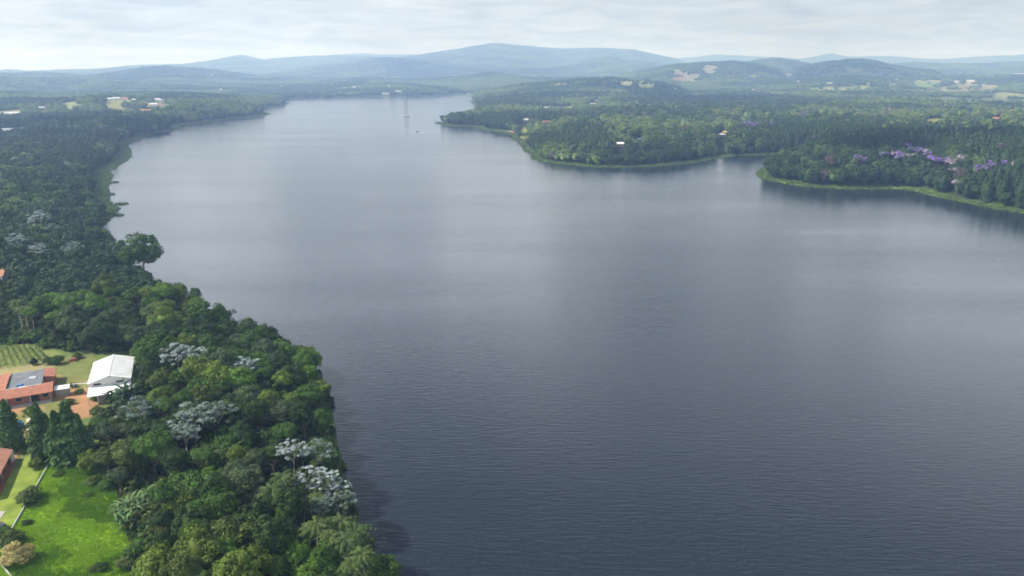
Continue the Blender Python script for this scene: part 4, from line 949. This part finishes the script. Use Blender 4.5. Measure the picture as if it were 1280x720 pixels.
shrub(97, 448, 1.6, 2.2, 'olive green', 'olive bush right of the orange brick stack'); shrub(137, 503, 1.5, 1.6, 'olive green', 'olive scrub between the lean-to and the dark banana clump', 'domed')
for px, py, r, h, lk_, lb in ((134, 532, 3.4, 4.5, 'grey green', 'feathery grey green bush right of the conifer row'), (150, 520, 3.2, 4.2, 'grey green', 'grey green bush below the dark banana clump'), (146, 545, 3.6, 5.0, 'olive green', 'olive bush right of the conifer row, lower of the group'), (162, 540, 3.4, 5.0, 'mid green', 'green bush below the dull grey teal tree'), (127, 552, 3.0, 4.5, 'grey green', 'grey green bush touching the rightmost conifer'),
        (178, 470, 2.6, 4.2, 'dark green', 'dark bush at the right wall of the barn'), (182, 492, 3.0, 5.0, 'mid green', 'green bush right of the lean-to'), (122, 520, 2.2, 2.6, 'olive green', 'olive scrub on the soil above the rightmost conifer'), (176, 452, 3.0, 6.0, 'bright green', 'bright green bush behind the right corner of the barn')):
    shrub(px, py, r, h, lk_, lb, 'domed' if h < 4.6 else 'round', 1)
# --- vine rows left of the barn
vr = random.Random(2)
for k in range(9):
    a = G(-8 + k * 8.5, 462 - k * 1.3)[:2]; b_ = G(-16 + k * 7.6, 431 + k * .6)[:2]; rng = np.random.default_rng(60 + k); n = 330
    u = rng.random(n); xs = a[0] + (b_[0] - a[0]) * u + rng.normal(0, .28, n); ys = a[1] + (b_[1] - a[1]) * u + rng.normal(0, .28, n); zs = height(xs, ys) + rng.uniform(.3, 1.5, n)
    x, y = a; z = hz(x, y); e = empty('vine_row', (x, y, z)); Vq, Fq = leaf_quads(np.stack([xs - x, ys - y, zs - z], 1), unit(rng.normal(size=(n, 3)) + np.array((0, 0, .8))), .22 * rng.uniform(.6, 1.3, n), rng)
    obj('foliage', mesh_np('vine_leaves', Vq, Fq, [M['vine']]), e)
    for q in (0, .33, .66, 1):
        mb = MB(); xx, yy = a[0] + (b_[0] - a[0]) * q, a[1] + (b_[1] - a[1]) * q; mb.tube((xx - x, yy - y, hz(xx, yy) - z - .2), (xx - x, yy - y, hz(xx, yy) - z + 1.9), .07, n=5); mb.build('post', M['wood'], e)
    tag(e, 'trellised vine row in the green plot behind the courtyard house', 'vine row', 'vine rows behind the courtyard house')
# --- flowering trees across the lake
BL = {}
for nm, s_ in (('purple', 21), ('mauve', 22), ('dusky', 23)):
    BL[nm] = []
    for q in range(2):
        cr_ = crown(s_ + q * 5, asp=.7, nclump=40, leaves=26, lsize=.10, zmin=-.25, csize=(.16, .30)); ml = np.random.default_rng(q).random(len(cr_[1])); bl_ = vnoise(cr_[0][::4, 0] * 40, cr_[0][::4, 1] * 40 + cr_[0][::4, 2] * 30, 13) > .42
        me_ = tri_quads_mesh('blossom_crown', *cr_, [M['mid green'], M[nm]], (bl_ | (ml < .18)).astype(int)); BL[nm].append(me_)
FLOW = [('purple', [(935, 153), (942, 154.5), (948, 153.5), (939, 157), (965, 154), (996, 142), (1003, 140.5), (1000, 144)]), ('purple', [(1072, 196), (1078, 199), (1105, 192), (1125, 191), (1124, 196), (1135, 181), (1139, 186), (1147, 187), (1153, 188), (1160, 192), (1165, 196), (1168, 198), (1172, 199), (1182, 200)]),
        ('purple', [(1224, 208), (1227, 213), (1233, 207), (1239, 203), (1245, 207), (1252, 203), (1231, 211), (1248, 210)]), ('mauve', [(1117, 192), (1142, 194), (1133, 194), (1160, 189), (1188, 202), (1192, 204), (1197, 200), (1202, 196), (1205, 199), (1193, 212), (1197, 228), (1270, 205), (1187, 199)]),
        ('dusky', [(665, 174), (671, 180), (712, 178), (684, 147), (718, 182), (953, 172), (1018, 170), (1075, 150), (741, 160)])]
WHERE = {0: 'beyond the inlet', 1: 'in the long drift over the dark wood', 2: 'in the drift near the right edge', 3: 'over the dark wood', 4: 'on the wooded point'}
ORD = ['leftmost', 'second from the left', 'third from the left', 'fourth from the left', 'fifth from the left', 'sixth from the left', 'seventh from the left', 'eighth from the left', 'ninth from the left', 'tenth from the left', 'eleventh from the left', 'twelfth from the left', 'thirteenth from the left', 'rightmost']
for gi, (kind_, pts) in enumerate(FLOW):
    pts = sorted(pts)
    for k, (px, py) in enumerate(pts):
        H = 15.5 if kind_ != 'dusky' else 12; x, y, z = G(px, py, H * .85); r = 4.4 if kind_ == 'purple' else 3.8; TAKEN.append((x, y, r * .8))
        d = math.hypot(x, y); r *= 1 if d < 1000 else 1.5
        e = make_tree('flowering_tree' if kind_ != 'dusky' else 'bare_branched_tree', x, y, r, H, BL[kind_][k % 2], .6, k)
        wh_ = 'rightmost' if k == len(pts) - 1 else ORD[k]
        tag(e, {'purple': 'purple flowering tree, ', 'mauve': 'pale mauve flowering tree, ', 'dusky': 'dusky brown tree, '}[kind_] + wh_ + ' ' + WHERE[gi], 'tree', {'purple': 'purple flowering trees across the lake', 'mauve': 'pale mauve flowering trees across the lake', 'dusky': 'dusky trees on the wooded point'}[kind_])
        HS.append((x, y, x / d, y / d, r * .7, 1.6 * d / max(15, HC - z)))
# --- the two lone trees on the spit and the floating reed islands
for px, py, r, H, lb in ((566, 151.5, 3.2, 8, 'small dark tree alone on the green spit, nearer its tip'), (577, 149.5, 4.0, 10, 'larger dark tree on the green spit, nearer the wood')):
    x, y, z = G(px, py); TAKEN.append((x, y, r)); tag(make_tree('shore_tree', x, y, r, H, CROWN['dark green', 'round'][0], .92, px), lb, 'tree', 'lone trees on the green spit')
def reed_mesh(seed, a, b_, n, h):
    rng = np.random.default_rng(seed); r = np.sqrt(rng.random(n)); t_ = rng.uniform(0, 2 * math.pi, n); C = np.stack([r * np.cos(t_) * a, r * np.sin(t_) * b_, rng.uniform(.1, h, n) * (1.1 - r * .8)], 1)
    Vq, Fq = leaf_quads(C, unit(rng.normal(size=(n, 3)) + np.array((0, 0, .9))), .6 * rng.uniform(.6, 1.3, n), rng, .5); return mesh_np('reed_island', Vq, Fq, [M['reed']])
for k, (px, py, a, b_, lb) in enumerate(((152, 255, 5.5, 4, 'larger dark floating reed island off the left shore'), (148, 269, 4, 2.5, 'thin floating reed island nearest to the left bank'), (141, 228, 6, 3, 'floating reed patch at the shore below the dark left headland'), (138, 243, 4, 3, 'small reed patch hugging the left shore'), (140, 263, 3, 3, 'small reed patch beside the grassy left shore strip'))):
    x, y = P(px, py); o_ = obj('reed_island', reed_mesh(k, a, b_, 420, 1.6), None, (x, y, -.1)); tag(o_, lb, 'reeds', 'floating reed islands')

# ------------------------------------------------------------------ the near shore forest: individual trees
rng = np.random.default_rng(17); random.seed(4)
def jgrid(x0, x1, y0, y1, sp, jit, rng):
    gx, gy = np.meshgrid(np.arange(x0, x1, sp), np.arange(y0, y1, sp * .87)); gx[1::2] += sp / 2
    gx = gx + rng.uniform(-jit, jit, gx.shape) * sp; gy = gy + rng.uniform(-jit, jit, gy.shape) * sp; return gx.ravel(), gy.ravel()
def clear_of(x, y):
    ok = np.ones(len(x), bool)
    for tx, ty, tr in TAKEN: ok &= (x - tx) ** 2 + (y - ty) ** 2 > (tr + 1.2) ** 2
    for hx, hy, ux, uy, r, L in HS:
        a = (x - hx) * ux + (y - hy) * uy; c_ = (x - hx) * uy - (y - hy) * ux
        ok &= ~((np.abs(c_) < r) & (a > -L) & (a < r))
    for e in FE: ok &= (field_t(x, y, e, True) > 1.0) | (vnoise(x, y, 37, 1.0) > .80)
    return ok
gx, gy = jgrid(-330, 10, 70, 520, 6.1, .30, rng)
sd = shore_d(gx, gy); ok = (sd > 2.6) & (gx < -10)
jx = gx + rng.normal(0, 1.0, len(gx)); jy = gy + rng.normal(0, 1.0, len(gx)); ok &= ~inside(OPEN, jx, jy)
ok &= clear_of(gx, gy); gx, gy, sd = gx[ok], gy[ok], sd[ok]
pz = height(gx, gy); ppx, ppy = to_px(gx, gy, pz + 9); inv = (ppx > -45) & (ppx < 560) & (ppy < 775) & (ppy > 200)
gx, gy, sd, ppx, ppy = gx[inv], gy[inv], sd[inv], ppx[inv], ppy[inv]
dist = np.hypot(gx, gy); order = np.argsort(dist); NEAR = order[:296]; REST = order[296:]
print('near forest candidates', len(gx), 'cut at', dist[NEAR[-1]], 'py', ppy[NEAR].min())
MARKS = [('the white barn', 138, 470), ('the tall airy tree', 181, 350), ('the white tree pair', 232, 460), ('the broad grey teal tree', 245, 538), ('the white lake edge tree', 366, 585), ('the lower silver cluster', 405, 630),
         ('the conifer row', 85, 575), ('the pale banana clump', 168, 648), ('the lowest shore palm', 452, 710), ('the vine rows', 25, 447), ('the lone small white tree', 306, 475), ('the dull grey teal tree', 175, 530), ('the upper lake edge', 395, 455), ('the bright green meadow', 12, 410)]
MW = [G(a, b)[:2] for _n, a, b in MARKS]
cl = []
lk = [n for n, _c in LOOKS]; pal = fbm(gx, gy, 26, 2, 4.4)
for i in NEAR:
    u = rng.random() + (pal[i] - .5) * 1.1
    look = 'dark green' if u < .38 else 'mid green' if u < .70 else 'grey green' if u < .77 else 'olive green' if u < .83 else 'bright green' if u < .96 else 'yellow green'
    # the yellowish and the very dark patches of the photograph
    X_, Y_ = ppx[i], ppy[i]
    if ((X_ - 205) / 26) ** 2 + ((Y_ - 392) / 14) ** 2 < 1: look = 'yellow green' if rng.random() < .7 else 'olive green'
    elif ((X_ - 55) / 75) ** 2 + ((Y_ - 365) / 50) ** 2 < 1 and Y_ < 400 - X_ * .12: look = 'bright green' if rng.random() < .7 else 'mid green'  # bright green trees; their lighter leaf colour also stands in for sunlight
    elif ((X_ - 110) / 60) ** 2 + ((Y_ - 410) / 26) ** 2 < 1: look = 'dark green' if rng.random() < .7 else 'grey green'
    elif ((X_ - 215) / 26) ** 2 + ((Y_ - 655) / 40) ** 2 < 1: look = 'dark green'
    elif ((X_ - 145) / 26) ** 2 + ((Y_ - 550) / 40) ** 2 < 1: look = 'grey green' if rng.random() < .6 else 'olive green'
    shp = random.choices(['domed', 'round', 'tall', 'spreading'], (.44, .40, .12, .04))[0]
    cl.append((look, shp))
rank = {}
for c_ in set(cl):
    mem = [j for j, q in enumerate(cl) if q == c_]
    for mi, (mx, my) in enumerate(MW):
        mem.sort(key=lambda j: (gx[NEAR[j]] - mx) ** 2 + (gy[NEAR[j]] - my) ** 2)
        for k, j in enumerate(mem): rank.setdefault(j, []).append((k, mi))
ORDW = ['nearest', 'second nearest', 'third nearest', 'fourth nearest', 'fifth nearest', 'sixth nearest', 'seventh nearest', 'eighth nearest', 'ninth nearest', 'tenth nearest', 'eleventh nearest', 'twelfth nearest']
for j, i in enumerate(NEAR):
    look, shp = cl[j]; big = rng.random(); r = (2.3 + 3.7 * big ** 1.7); H = {'domed': 10, 'round': 10.5, 'tall': 13, 'spreading': 10}[shp] + rng.uniform(-2.5, 3) + (r - 3.6) * .9
    if sd[i] < 7: H *= .78
    if 300 < dist[i] and sd[i] < 40: H += 2.5
    e = make_tree('broadleaf_tree', gx[i], gy[i], r, H, CROWN[look, shp][j % 3], ASP[shp], rng.uniform(0, 6.28), PTRUNK if j % 6 == 0 else None)
    k, mi = min(rank[j])
    tag(e, f'{look} {shp} tree, {ORDW[min(k, 11)]} of its look to {MARKS[mi][0]}', 'tree', 'broadleaf trees of the near shore forest')

# ------------------------------------------------------------------ the woods beyond, instanced over their own ground
PROTO = bpy.data.collections.new('wood_prototypes')
def proto(me_): o_ = bpy.data.objects.new('wood_tree_%02d' % len(PROTO.objects), me_); PROTO.objects.link(o_); return o_
def mid(seed, mat, **kw):
    a = dict(asp=.75, nclump=24, leaves=24, lsize=.15, zmin=-.3, csize=(.26, .40), core=.68); a.update(kw); Vq, Fq, nv, jf = crown(seed, **a)
    Vq = Vq + np.array((0, 0, 1.55)); nv = nv * np.array((1, 1, 1.35)) + np.array((0, 0, 1.25)); return tri_quads_mesh('wood_crown', Vq, Fq, nv, jf, [mat])
def pine_mesh(seed):
    rng = np.random.default_rng(seed); V, Nn = [], []
    for zz in np.linspace(.7, 3.9, 16):
        rad = 1.0 * math.sqrt(max(0, 1 - ((zz - 1.9) / 2.1) ** 2)) + .05; m_ = 26; a = rng.uniform(0, 6.28, m_); u = np.sqrt(rng.random(m_)) * rad
        V.append(np.stack([u * np.cos(a), u * np.sin(a), zz - .25 * u + rng.normal(0, .08, m_)], 1)); Nn.append(unit(np.stack([np.cos(a), np.sin(a), 0 * a + .9], 1) + rng.normal(size=(m_, 3)) * .4))
    Vq, Fq = leaf_quads(np.concatenate(V), np.concatenate(Nn), .2, rng); nv, jf = ICO[1]; nv = nv * np.array((.6, .6, 1.6)) + np.array((0, 0, 2.0))
    return tri_quads_mesh('wood_pine', Vq, Fq, nv, np.concatenate([jf, jf[:, 2:]], 1), [M['pine']])
for k in range(4): proto(mid(200 + k, M['wood_dark' if k < 2 else 'wood_mix'], asp=(.7, .85, .75, .95)[k]))
for k in range(2): proto(mid(210 + k, M['wood_light'], asp=.65))
for k in range(2): proto(pine_mesh(220 + k))
proto(mid(230, M['dusky'], core=.5)); proto(mid(231, M['teal'], asp=.5, core=.5))
def far(seed, mat): return mid(seed, mat, nclump=12, leaves=12, lsize=.26, csize=(.3, .45), core=.78)
for k in range(3): proto(far(240 + k, M[('wood_dark', 'wood_dark', 'wood_mix')[k]]))
proto(far(250, M['wood_light'])); proto(far(251, M['pine']))
GN = {}
def scatter(name, x, y, z, r, hs, idx, coll, label, cat, tilt=0.0, seed=1):
    n = len(x); rng = np.random.default_rng(seed); me_ = bpy.data.meshes.new(name + '_points'); me_.vertices.add(n); me_.vertices.foreach_set('co', np.stack([x, y, z], 1).astype(np.float32).ravel())
    a = me_.attributes.new('scl', 'FLOAT_VECTOR', 'POINT'); a.data.foreach_set('vector', np.stack([r, r, hs], 1).astype(np.float32).ravel())
    a = me_.attributes.new('rot', 'FLOAT_VECTOR', 'POINT'); a.data.foreach_set('vector', np.stack([rng.normal(0, tilt, n) if tilt else np.zeros(n), np.zeros(n), rng.uniform(0, 6.28, n)], 1).astype(np.float32).ravel())
    a = me_.attributes.new('idx', 'INT', 'POINT'); a.data.foreach_set('value', np.asarray(idx, np.int32))
    o_ = obj(name, me_)
    if coll.name not in GN:
        g = bpy.data.node_groups.new('scatter_' + coll.name, 'GeometryNodeTree'); g.interface.new_socket('Geometry', in_out='INPUT', socket_type='NodeSocketGeometry'); g.interface.new_socket('Geometry', in_out='OUTPUT', socket_type='NodeSocketGeometry')
        i_ = g.nodes.new('NodeGroupInput'); u_ = g.nodes.new('NodeGroupOutput'); ip = g.nodes.new('GeometryNodeInstanceOnPoints'); ci = g.nodes.new('GeometryNodeCollectionInfo'); ci.inputs['Collection'].default_value = coll
        ci.inputs['Separate Children'].default_value = True; ci.inputs['Reset Children'].default_value = True; ip.inputs['Pick Instance'].default_value = True
        def at_(nm, ty): q = g.nodes.new('GeometryNodeInputNamedAttribute'); q.data_type = ty; q.inputs['Name'].default_value = nm; return [s for s in q.outputs if s.enabled and s.name == 'Attribute'][0]
        e2r = g.nodes.new('FunctionNodeEulerToRotation'); g.links.new(at_('rot', 'FLOAT_VECTOR'), e2r.inputs[0])
        g.links.new(i_.outputs[0], ip.inputs['Points']); g.links.new(ci.outputs[0], ip.inputs['Instance']); g.links.new(at_('idx', 'INT'), ip.inputs['Instance Index']); g.links.new(e2r.outputs[0], ip.inputs['Rotation']); g.links.new(at_('scl', 'FLOAT_VECTOR'), ip.inputs['Scale'])
        g.links.new(ip.outputs[0], u_.inputs[0]); GN[coll.name] = g
    md = o_.modifiers.new('scatter', 'NODES'); md.node_group = GN[coll.name]; return tag(o_, label, cat, kind='stuff')
def in_view(x, y, m=260):
    px_, py_2 = to_px(x, y, np.full(len(x), 10.0)); return (px_ > -m) & (px_ < 1280 + m) & (y > 60)
BX = []
for r0, r1, sp in ((60, 1150, 7.4), (1150, 2400, 9.0), (2400, 4600, 15.0), (4600, 10200, 27.0)):
    L = r1 * math.sin(R(40)); gx2, gy2 = jgrid(-L, L, r0 * .7, r1, sp, .33, rng); d = np.hypot(gx2, gy2); k = (d >= r0) & (d < r1) & in_view(gx2, gy2); gx2, gy2, d = gx2[k], gy2[k], d[k]
    s_ = shore_d(gx2, gy2); rim = np.where(gx2 > 0, 9.0, np.where(gy2 > 420, 12.0, 3.0)) * (.6 + .8 * vnoise(gx2, gy2, 45)); k = (s_ > rim) & clear_of(gx2, gy2)
    if r0 < 100: k &= ~((gx2 < 20) & (d < dist[order[-1]] + 4) & (gy2 < 520) & (gx2 > -330) & (to_px(gx2, gy2, height(gx2, gy2, s_) + 9)[1] > 200))
    BX.append((gx2[k], gy2[k], d[k], np.full(k.sum(), sp)))
bx, by, bd, bs_ = [np.concatenate(q) for q in zip(*BX)]
bx = np.concatenate([bx, gx[REST]]); by = np.concatenate([by, gy[REST]]); bd = np.concatenate([bd, dist[REST]]); bs_ = np.concatenate([bs_, np.full(len(REST), 6.6)])
bz = height(bx, by); n = len(bx); u = rng.random(n); pat = fbm(bx, by, 170, 3, 3.0); pat2 = fbm(bx, by, 420, 3, 8.0); qx, qy = to_px(bx, by, bz + 10)
thin = np.zeros(n)
# thin out the open country on the right and around the hamlets
thin = np.maximum(thin, .82 * meadow(bx, by, shore_d(bx, by))); thin = np.maximum(thin, .62 * np.exp(-((qx - 1215) / 75) ** 2 - ((qy - 122) / 24) ** 2)); thin = np.maximum(thin, .4 * np.exp(-((qx - 700) / 70) ** 2 - ((qy - 137) / 9) ** 2)); thin = np.maximum(thin, .3 * np.exp(-((qx - 990) / 90) ** 2 - ((qy - 145) / 10) ** 2))
keep = u > thin; bx, by, bd, bs_, bz, pat, pat2, qx, qy = [q[keep] for q in (bx, by, bd, bs_, bz, pat, pat2, qx, qy)]; n = len(bx)
u = rng.random(n); tone = pat * 1.25 - .125 + rng.normal(0, .085, n)
idx = np.where(tone < .46, rng.integers(0, 2, n), np.where(tone < .60, rng.integers(2, 4, n), rng.integers(4, 6, n)))
pine = ((qx > 965) & (by < 1150) & (pat > .38) & (qy < 186)) | ((bx > 0) & (by < 1000) & (qx > 1225) & (pat > .45)) | (((qx - 935) / 75) ** 2 + ((qy - 128) / 13) ** 2 < 1) | (((qx - 105) / 90) ** 2 + ((qy - 162) / 20) ** 2 < 1) | (((qx - 735) / 38) ** 2 + ((qy - 165) / 17) ** 2 < .8) | ((pat2 > .66) & (bd > 1700))
pine &= rng.random(n) < .75; idx = np.where(pine, rng.integers(6, 8, n), idx)
u = rng.random(n); sp_ = ~pine & (bd > 500); idx = np.where(sp_ & (bx > 0) & (u < .025), 8, idx); idx = np.where(sp_ & (bx < 0) & (u < .015) & (bd < 1400), 9, idx)
shr_ = (bx > 150) & (bd < 1300) & (shore_d(bx, by) < 110); idx = np.where(shr_ & ((idx == 4) | (idx == 5)), rng.integers(0, 4, n), idx)
farp = bd > 1500; idx = np.where(farp & (idx < 2), 10 + idx, np.where(farp & (idx < 4), 12, idx)); idx = np.where(farp & ((idx == 4) | (idx == 5)), 13, idx); idx = np.where(farp & ((idx == 6) | (idx == 7)), 14, idx)
rad = bs_ * rng.uniform(.48, .74, n); isp = (idx == 6) | (idx == 7); rad = np.where(isp, rad * .72, rad)
hgt = np.where(isp, rng.uniform(3.0, 4.2, n), np.where(bs_ < 10, rad * rng.uniform(.85, 1.25, n), np.where(bs_ < 20, rng.uniform(4.2, 6.2, n), rng.uniform(5, 8, n))))
tallr = (bx > 150) & (bd < 1500); pt_ = (qx > 930) & (bx > 150) & (bd < 1000); idx = np.where(pt_ & (idx < 6) & (rng.random(n) < .75), idx % 2, idx); hgt = np.where(pt_, hgt * 1.22, hgt); hgt = np.where(tallr, hgt * 1.12, hgt); rad = np.where(tallr & ~isp, rad * 1.22, rad)
side = bx < np.interp(by, [0, 500, 1500, 2600, 4000, 12000], [0, 50, -60, -250, -250, -250])
for nm, m_, lb in (('left', side & (bd < 4600), 'dense mixed wood covering the left shore behind the near trees'), ('right', ~side & (bd < 1150) & (qx > 930), 'dark pine wood on the right hand shore with the purple flowering trees'), ('pen', ~side & ~((bd < 1150) & (qx > 930)) & (bd < 4600), 'mixed woodland over the wooded point and the country behind it'), ('hills', bd >= 4600, 'hazy woods over the distant hills and mountain slopes')):
    scatter('forest', bx[m_], by[m_], bz[m_] - .6, rad[m_], hgt[m_], idx[m_], PROTO, lb, 'forest', seed=len(nm))
print('wood instances', n)
# undergrowth under and between the near trees
UG = bpy.data.collections.new('undergrowth_prototypes')
for k, lk_ in enumerate(('dark green', 'mid green', 'olive green')):
    o_ = bpy.data.objects.new('undergrowth_%02d' % k, tri_quads_mesh('undergrowth_leaves', *crown(300 + k, asp=.7, nclump=16, leaves=30, lsize=.15, zmin=-.1), [M[lk_]])); UG.objects.link(o_)
ux_, uy_ = jgrid(-260, 10, 70, 420, 3.4, .4, rng); s_ = shore_d(ux_, uy_); k = (s_ > .8) & (ux_ < -10) & ~inside(OPEN, ux_ + rng.normal(0, .6, len(ux_)), uy_ + rng.normal(0, .6, len(ux_))); q = to_px(ux_, uy_, np.full(len(ux_), 9.0)); k &= (q[0] > -40) & (q[0] < 560) & (q[1] < 780)
ux_, uy_, s_ = ux_[k], uy_[k], s_[k]; k = len(ux_); r = rng.uniform(1.3, 2.9, k)
scatter('undergrowth', ux_, uy_, height(ux_, uy_, s_) + .2 + 1.6 * rng.random(k) * (s_ > 6), r, r * rng.uniform(.8, 1.5, k), rng.integers(0, 3, k), UG, 'leafy undergrowth filling the gaps below the near forest trees', 'undergrowth')
# reeds along the shores
RC = bpy.data.collections.new('reed_prototypes')
for k in range(2): o_ = bpy.data.objects.new('reed_clump_%02d' % k, reed_mesh(70 + k, 2.2, 2.2, 70, 1.3)); RC.objects.link(o_)
A = LAKE; rx_, ry_ = [], []
for (ax, ay), (bx2, by2) in zip(A, np.roll(A, -1, 0)):
    if ay < 260 and ax < 200 or max(ay, by2) > 2500 or math.hypot(ax, ay) > 2700 or ay < 100: continue
    n_ = max(1, int(math.hypot(bx2 - ax, by2 - ay) / .6)); t_ = rng.random(n_); off = rng.random(n_) ** 1.2 * (22 if ax > 0 else 14) - 1.5; L = math.hypot(bx2 - ax, by2 - ay) + 1e-6
    for sg in (1, -1): rx_.append(ax + (bx2 - ax) * t_ + sg * off * -(by2 - ay) / L); ry_.append(ay + (by2 - ay) * t_ + sg * off * (bx2 - ax) / L)
rx_ = np.concatenate(rx_); ry_ = np.concatenate(ry_); s_ = shore_d(rx_, ry_); k = (s_ > -1.2) & (s_ < np.where(rx_ > 0, 11, 12) * (.6 + .8 * vnoise(rx_, ry_, 45))) & in_view(rx_, ry_); rx_, ry_, s_ = rx_[k], ry_[k], s_[k]; k = len(rx_); r = rng.uniform(.6, 1.2, k)
scatter('reeds', rx_, ry_, height(rx_, ry_, s_) - .1, r, r, rng.integers(0, 2, k), RC, 'bright green reed band along the waterline of the far shores', 'reeds')
# grass on the field
LC = bpy.data.collections.new('grass_prototypes')
def tuft(seed, mat, n=26):
    rng = np.random.default_rng(seed); V, Fc = [], []
    for k in range(n):
        a = rng.uniform(0, 6.28); b0 = rng.normal(0, .35, 2); L = rng.uniform(.5, 1.0); t_ = rng.uniform(.2, .9); w_ = .07; ca, sa = math.cos(a), math.sin(a); p0 = np.array((b0[0], b0[1], 0)); p1 = p0 + np.array((ca * math.sin(t_) * L, sa * math.sin(t_) * L, math.cos(t_) * L)); s_ = np.array((-sa, ca, 0)) * w_
        i = len(V); V += [p0 - s_, p0 + s_, p1 + s_ * .3, p1 - s_ * .3]; Fc.append((i, i + 1, i + 2, i + 3))
    return mesh_np('grass_tuft', np.array(V), np.array(Fc), [mat])
M['lawn_dark'] = leaf_mat('dark_lawn_blades', (.12, .25, .018), (.15, .28, .022), island=.6, transl=.4); M['lawn_dry'] = leaf_mat('dry_lawn_blades', (.30, .36, .05), (.36, .38, .08), island=.6, transl=.4)
for k in range(6): o_ = bpy.data.objects.new('grass_tuft_%02d' % k, tuft(k, M[('lawn', 'lawn_dark', 'lawn_dry')[k // 2]])); LC.objects.link(o_)
lx, ly = jgrid(-125, -60, 108, 165, .55, .5, rng); k = inside(LAWN, lx, ly); lx, ly = lx[k], ly[k]; k = len(lx); r = .35 + .5 * fbm(lx, ly, 5, 3, 2.0) ** 2 + .25 * (rng.random(k) < .04)
gp = fbm(lx, ly, 9, 4, 5.0) + rng.normal(0, .05, k); gp2 = fbm(lx, ly, 17, 3, 9.0)
scatter('grass', lx, ly, height(lx, ly) - .02, r * 1.2, r * np.where(gp < .44, 1.5, .9), np.where(gp < .44, 2, np.where((gp2 > .60) & (gp > .5), 4, 0)) + rng.integers(0, 2, k), LC, 'bright green rough grass of the field below the conifers', 'grass')

# ------------------------------------------------------------------ unseen clouds above the frame, added so their shadows darken patches of land
mc, tcl, bcl, ocl = new_mat('cloud_white'); bcl.inputs['Base Color'].default_value = (.88, .89, .90, 1); bcl.inputs['Roughness'].default_value = 1; bcl.inputs['Specular IOR Level'].default_value = 0
crng = np.random.default_rng(9)
for k, (px, py, sx, sy) in enumerate(((95, 165, 190, 170), (1130, 186, 230, 90), (935, 127, 300, 200), (120, 98, 900, 700), (560, 90, 800, 900), (760, 118, 330, 260), (1090, 84, 800, 700))):
    x, y, z = G(px, py); c_ = Vector((x, y, z)) + sdir * (950 / sdir.z); V, Fc = [], []
    for q in range(16):
        o3 = np.array((crng.uniform(-1, 1) * sx, crng.uniform(-1, 1) * sy, crng.uniform(0, 60))); iv, jf = ICO[2]; r = crng.uniform(.25, .5) * min(sx, sy) * (1.1 - .5 * abs(o3[0]) / sx)
        nv = iv * (1 + .18 * np.sin(iv[:, :1] * 5 + q) * np.cos(iv[:, 1:2] * 4 + q)) * np.array((r * 1.3, r, r * .5)); nv[:, 2] = np.maximum(nv[:, 2], -r * .12)
        Fc.append(jf + len(V) * len(iv)); V.append(nv + o3)
    tag(obj('shade_cloud', mesh_np('shade_cloud', np.concatenate(V), np.concatenate(Fc), [mc], smooth=True), None, c_), 'flat based white cloud high over the land, unseen, added for its shadow', 'shade_cloud', kind='structure')
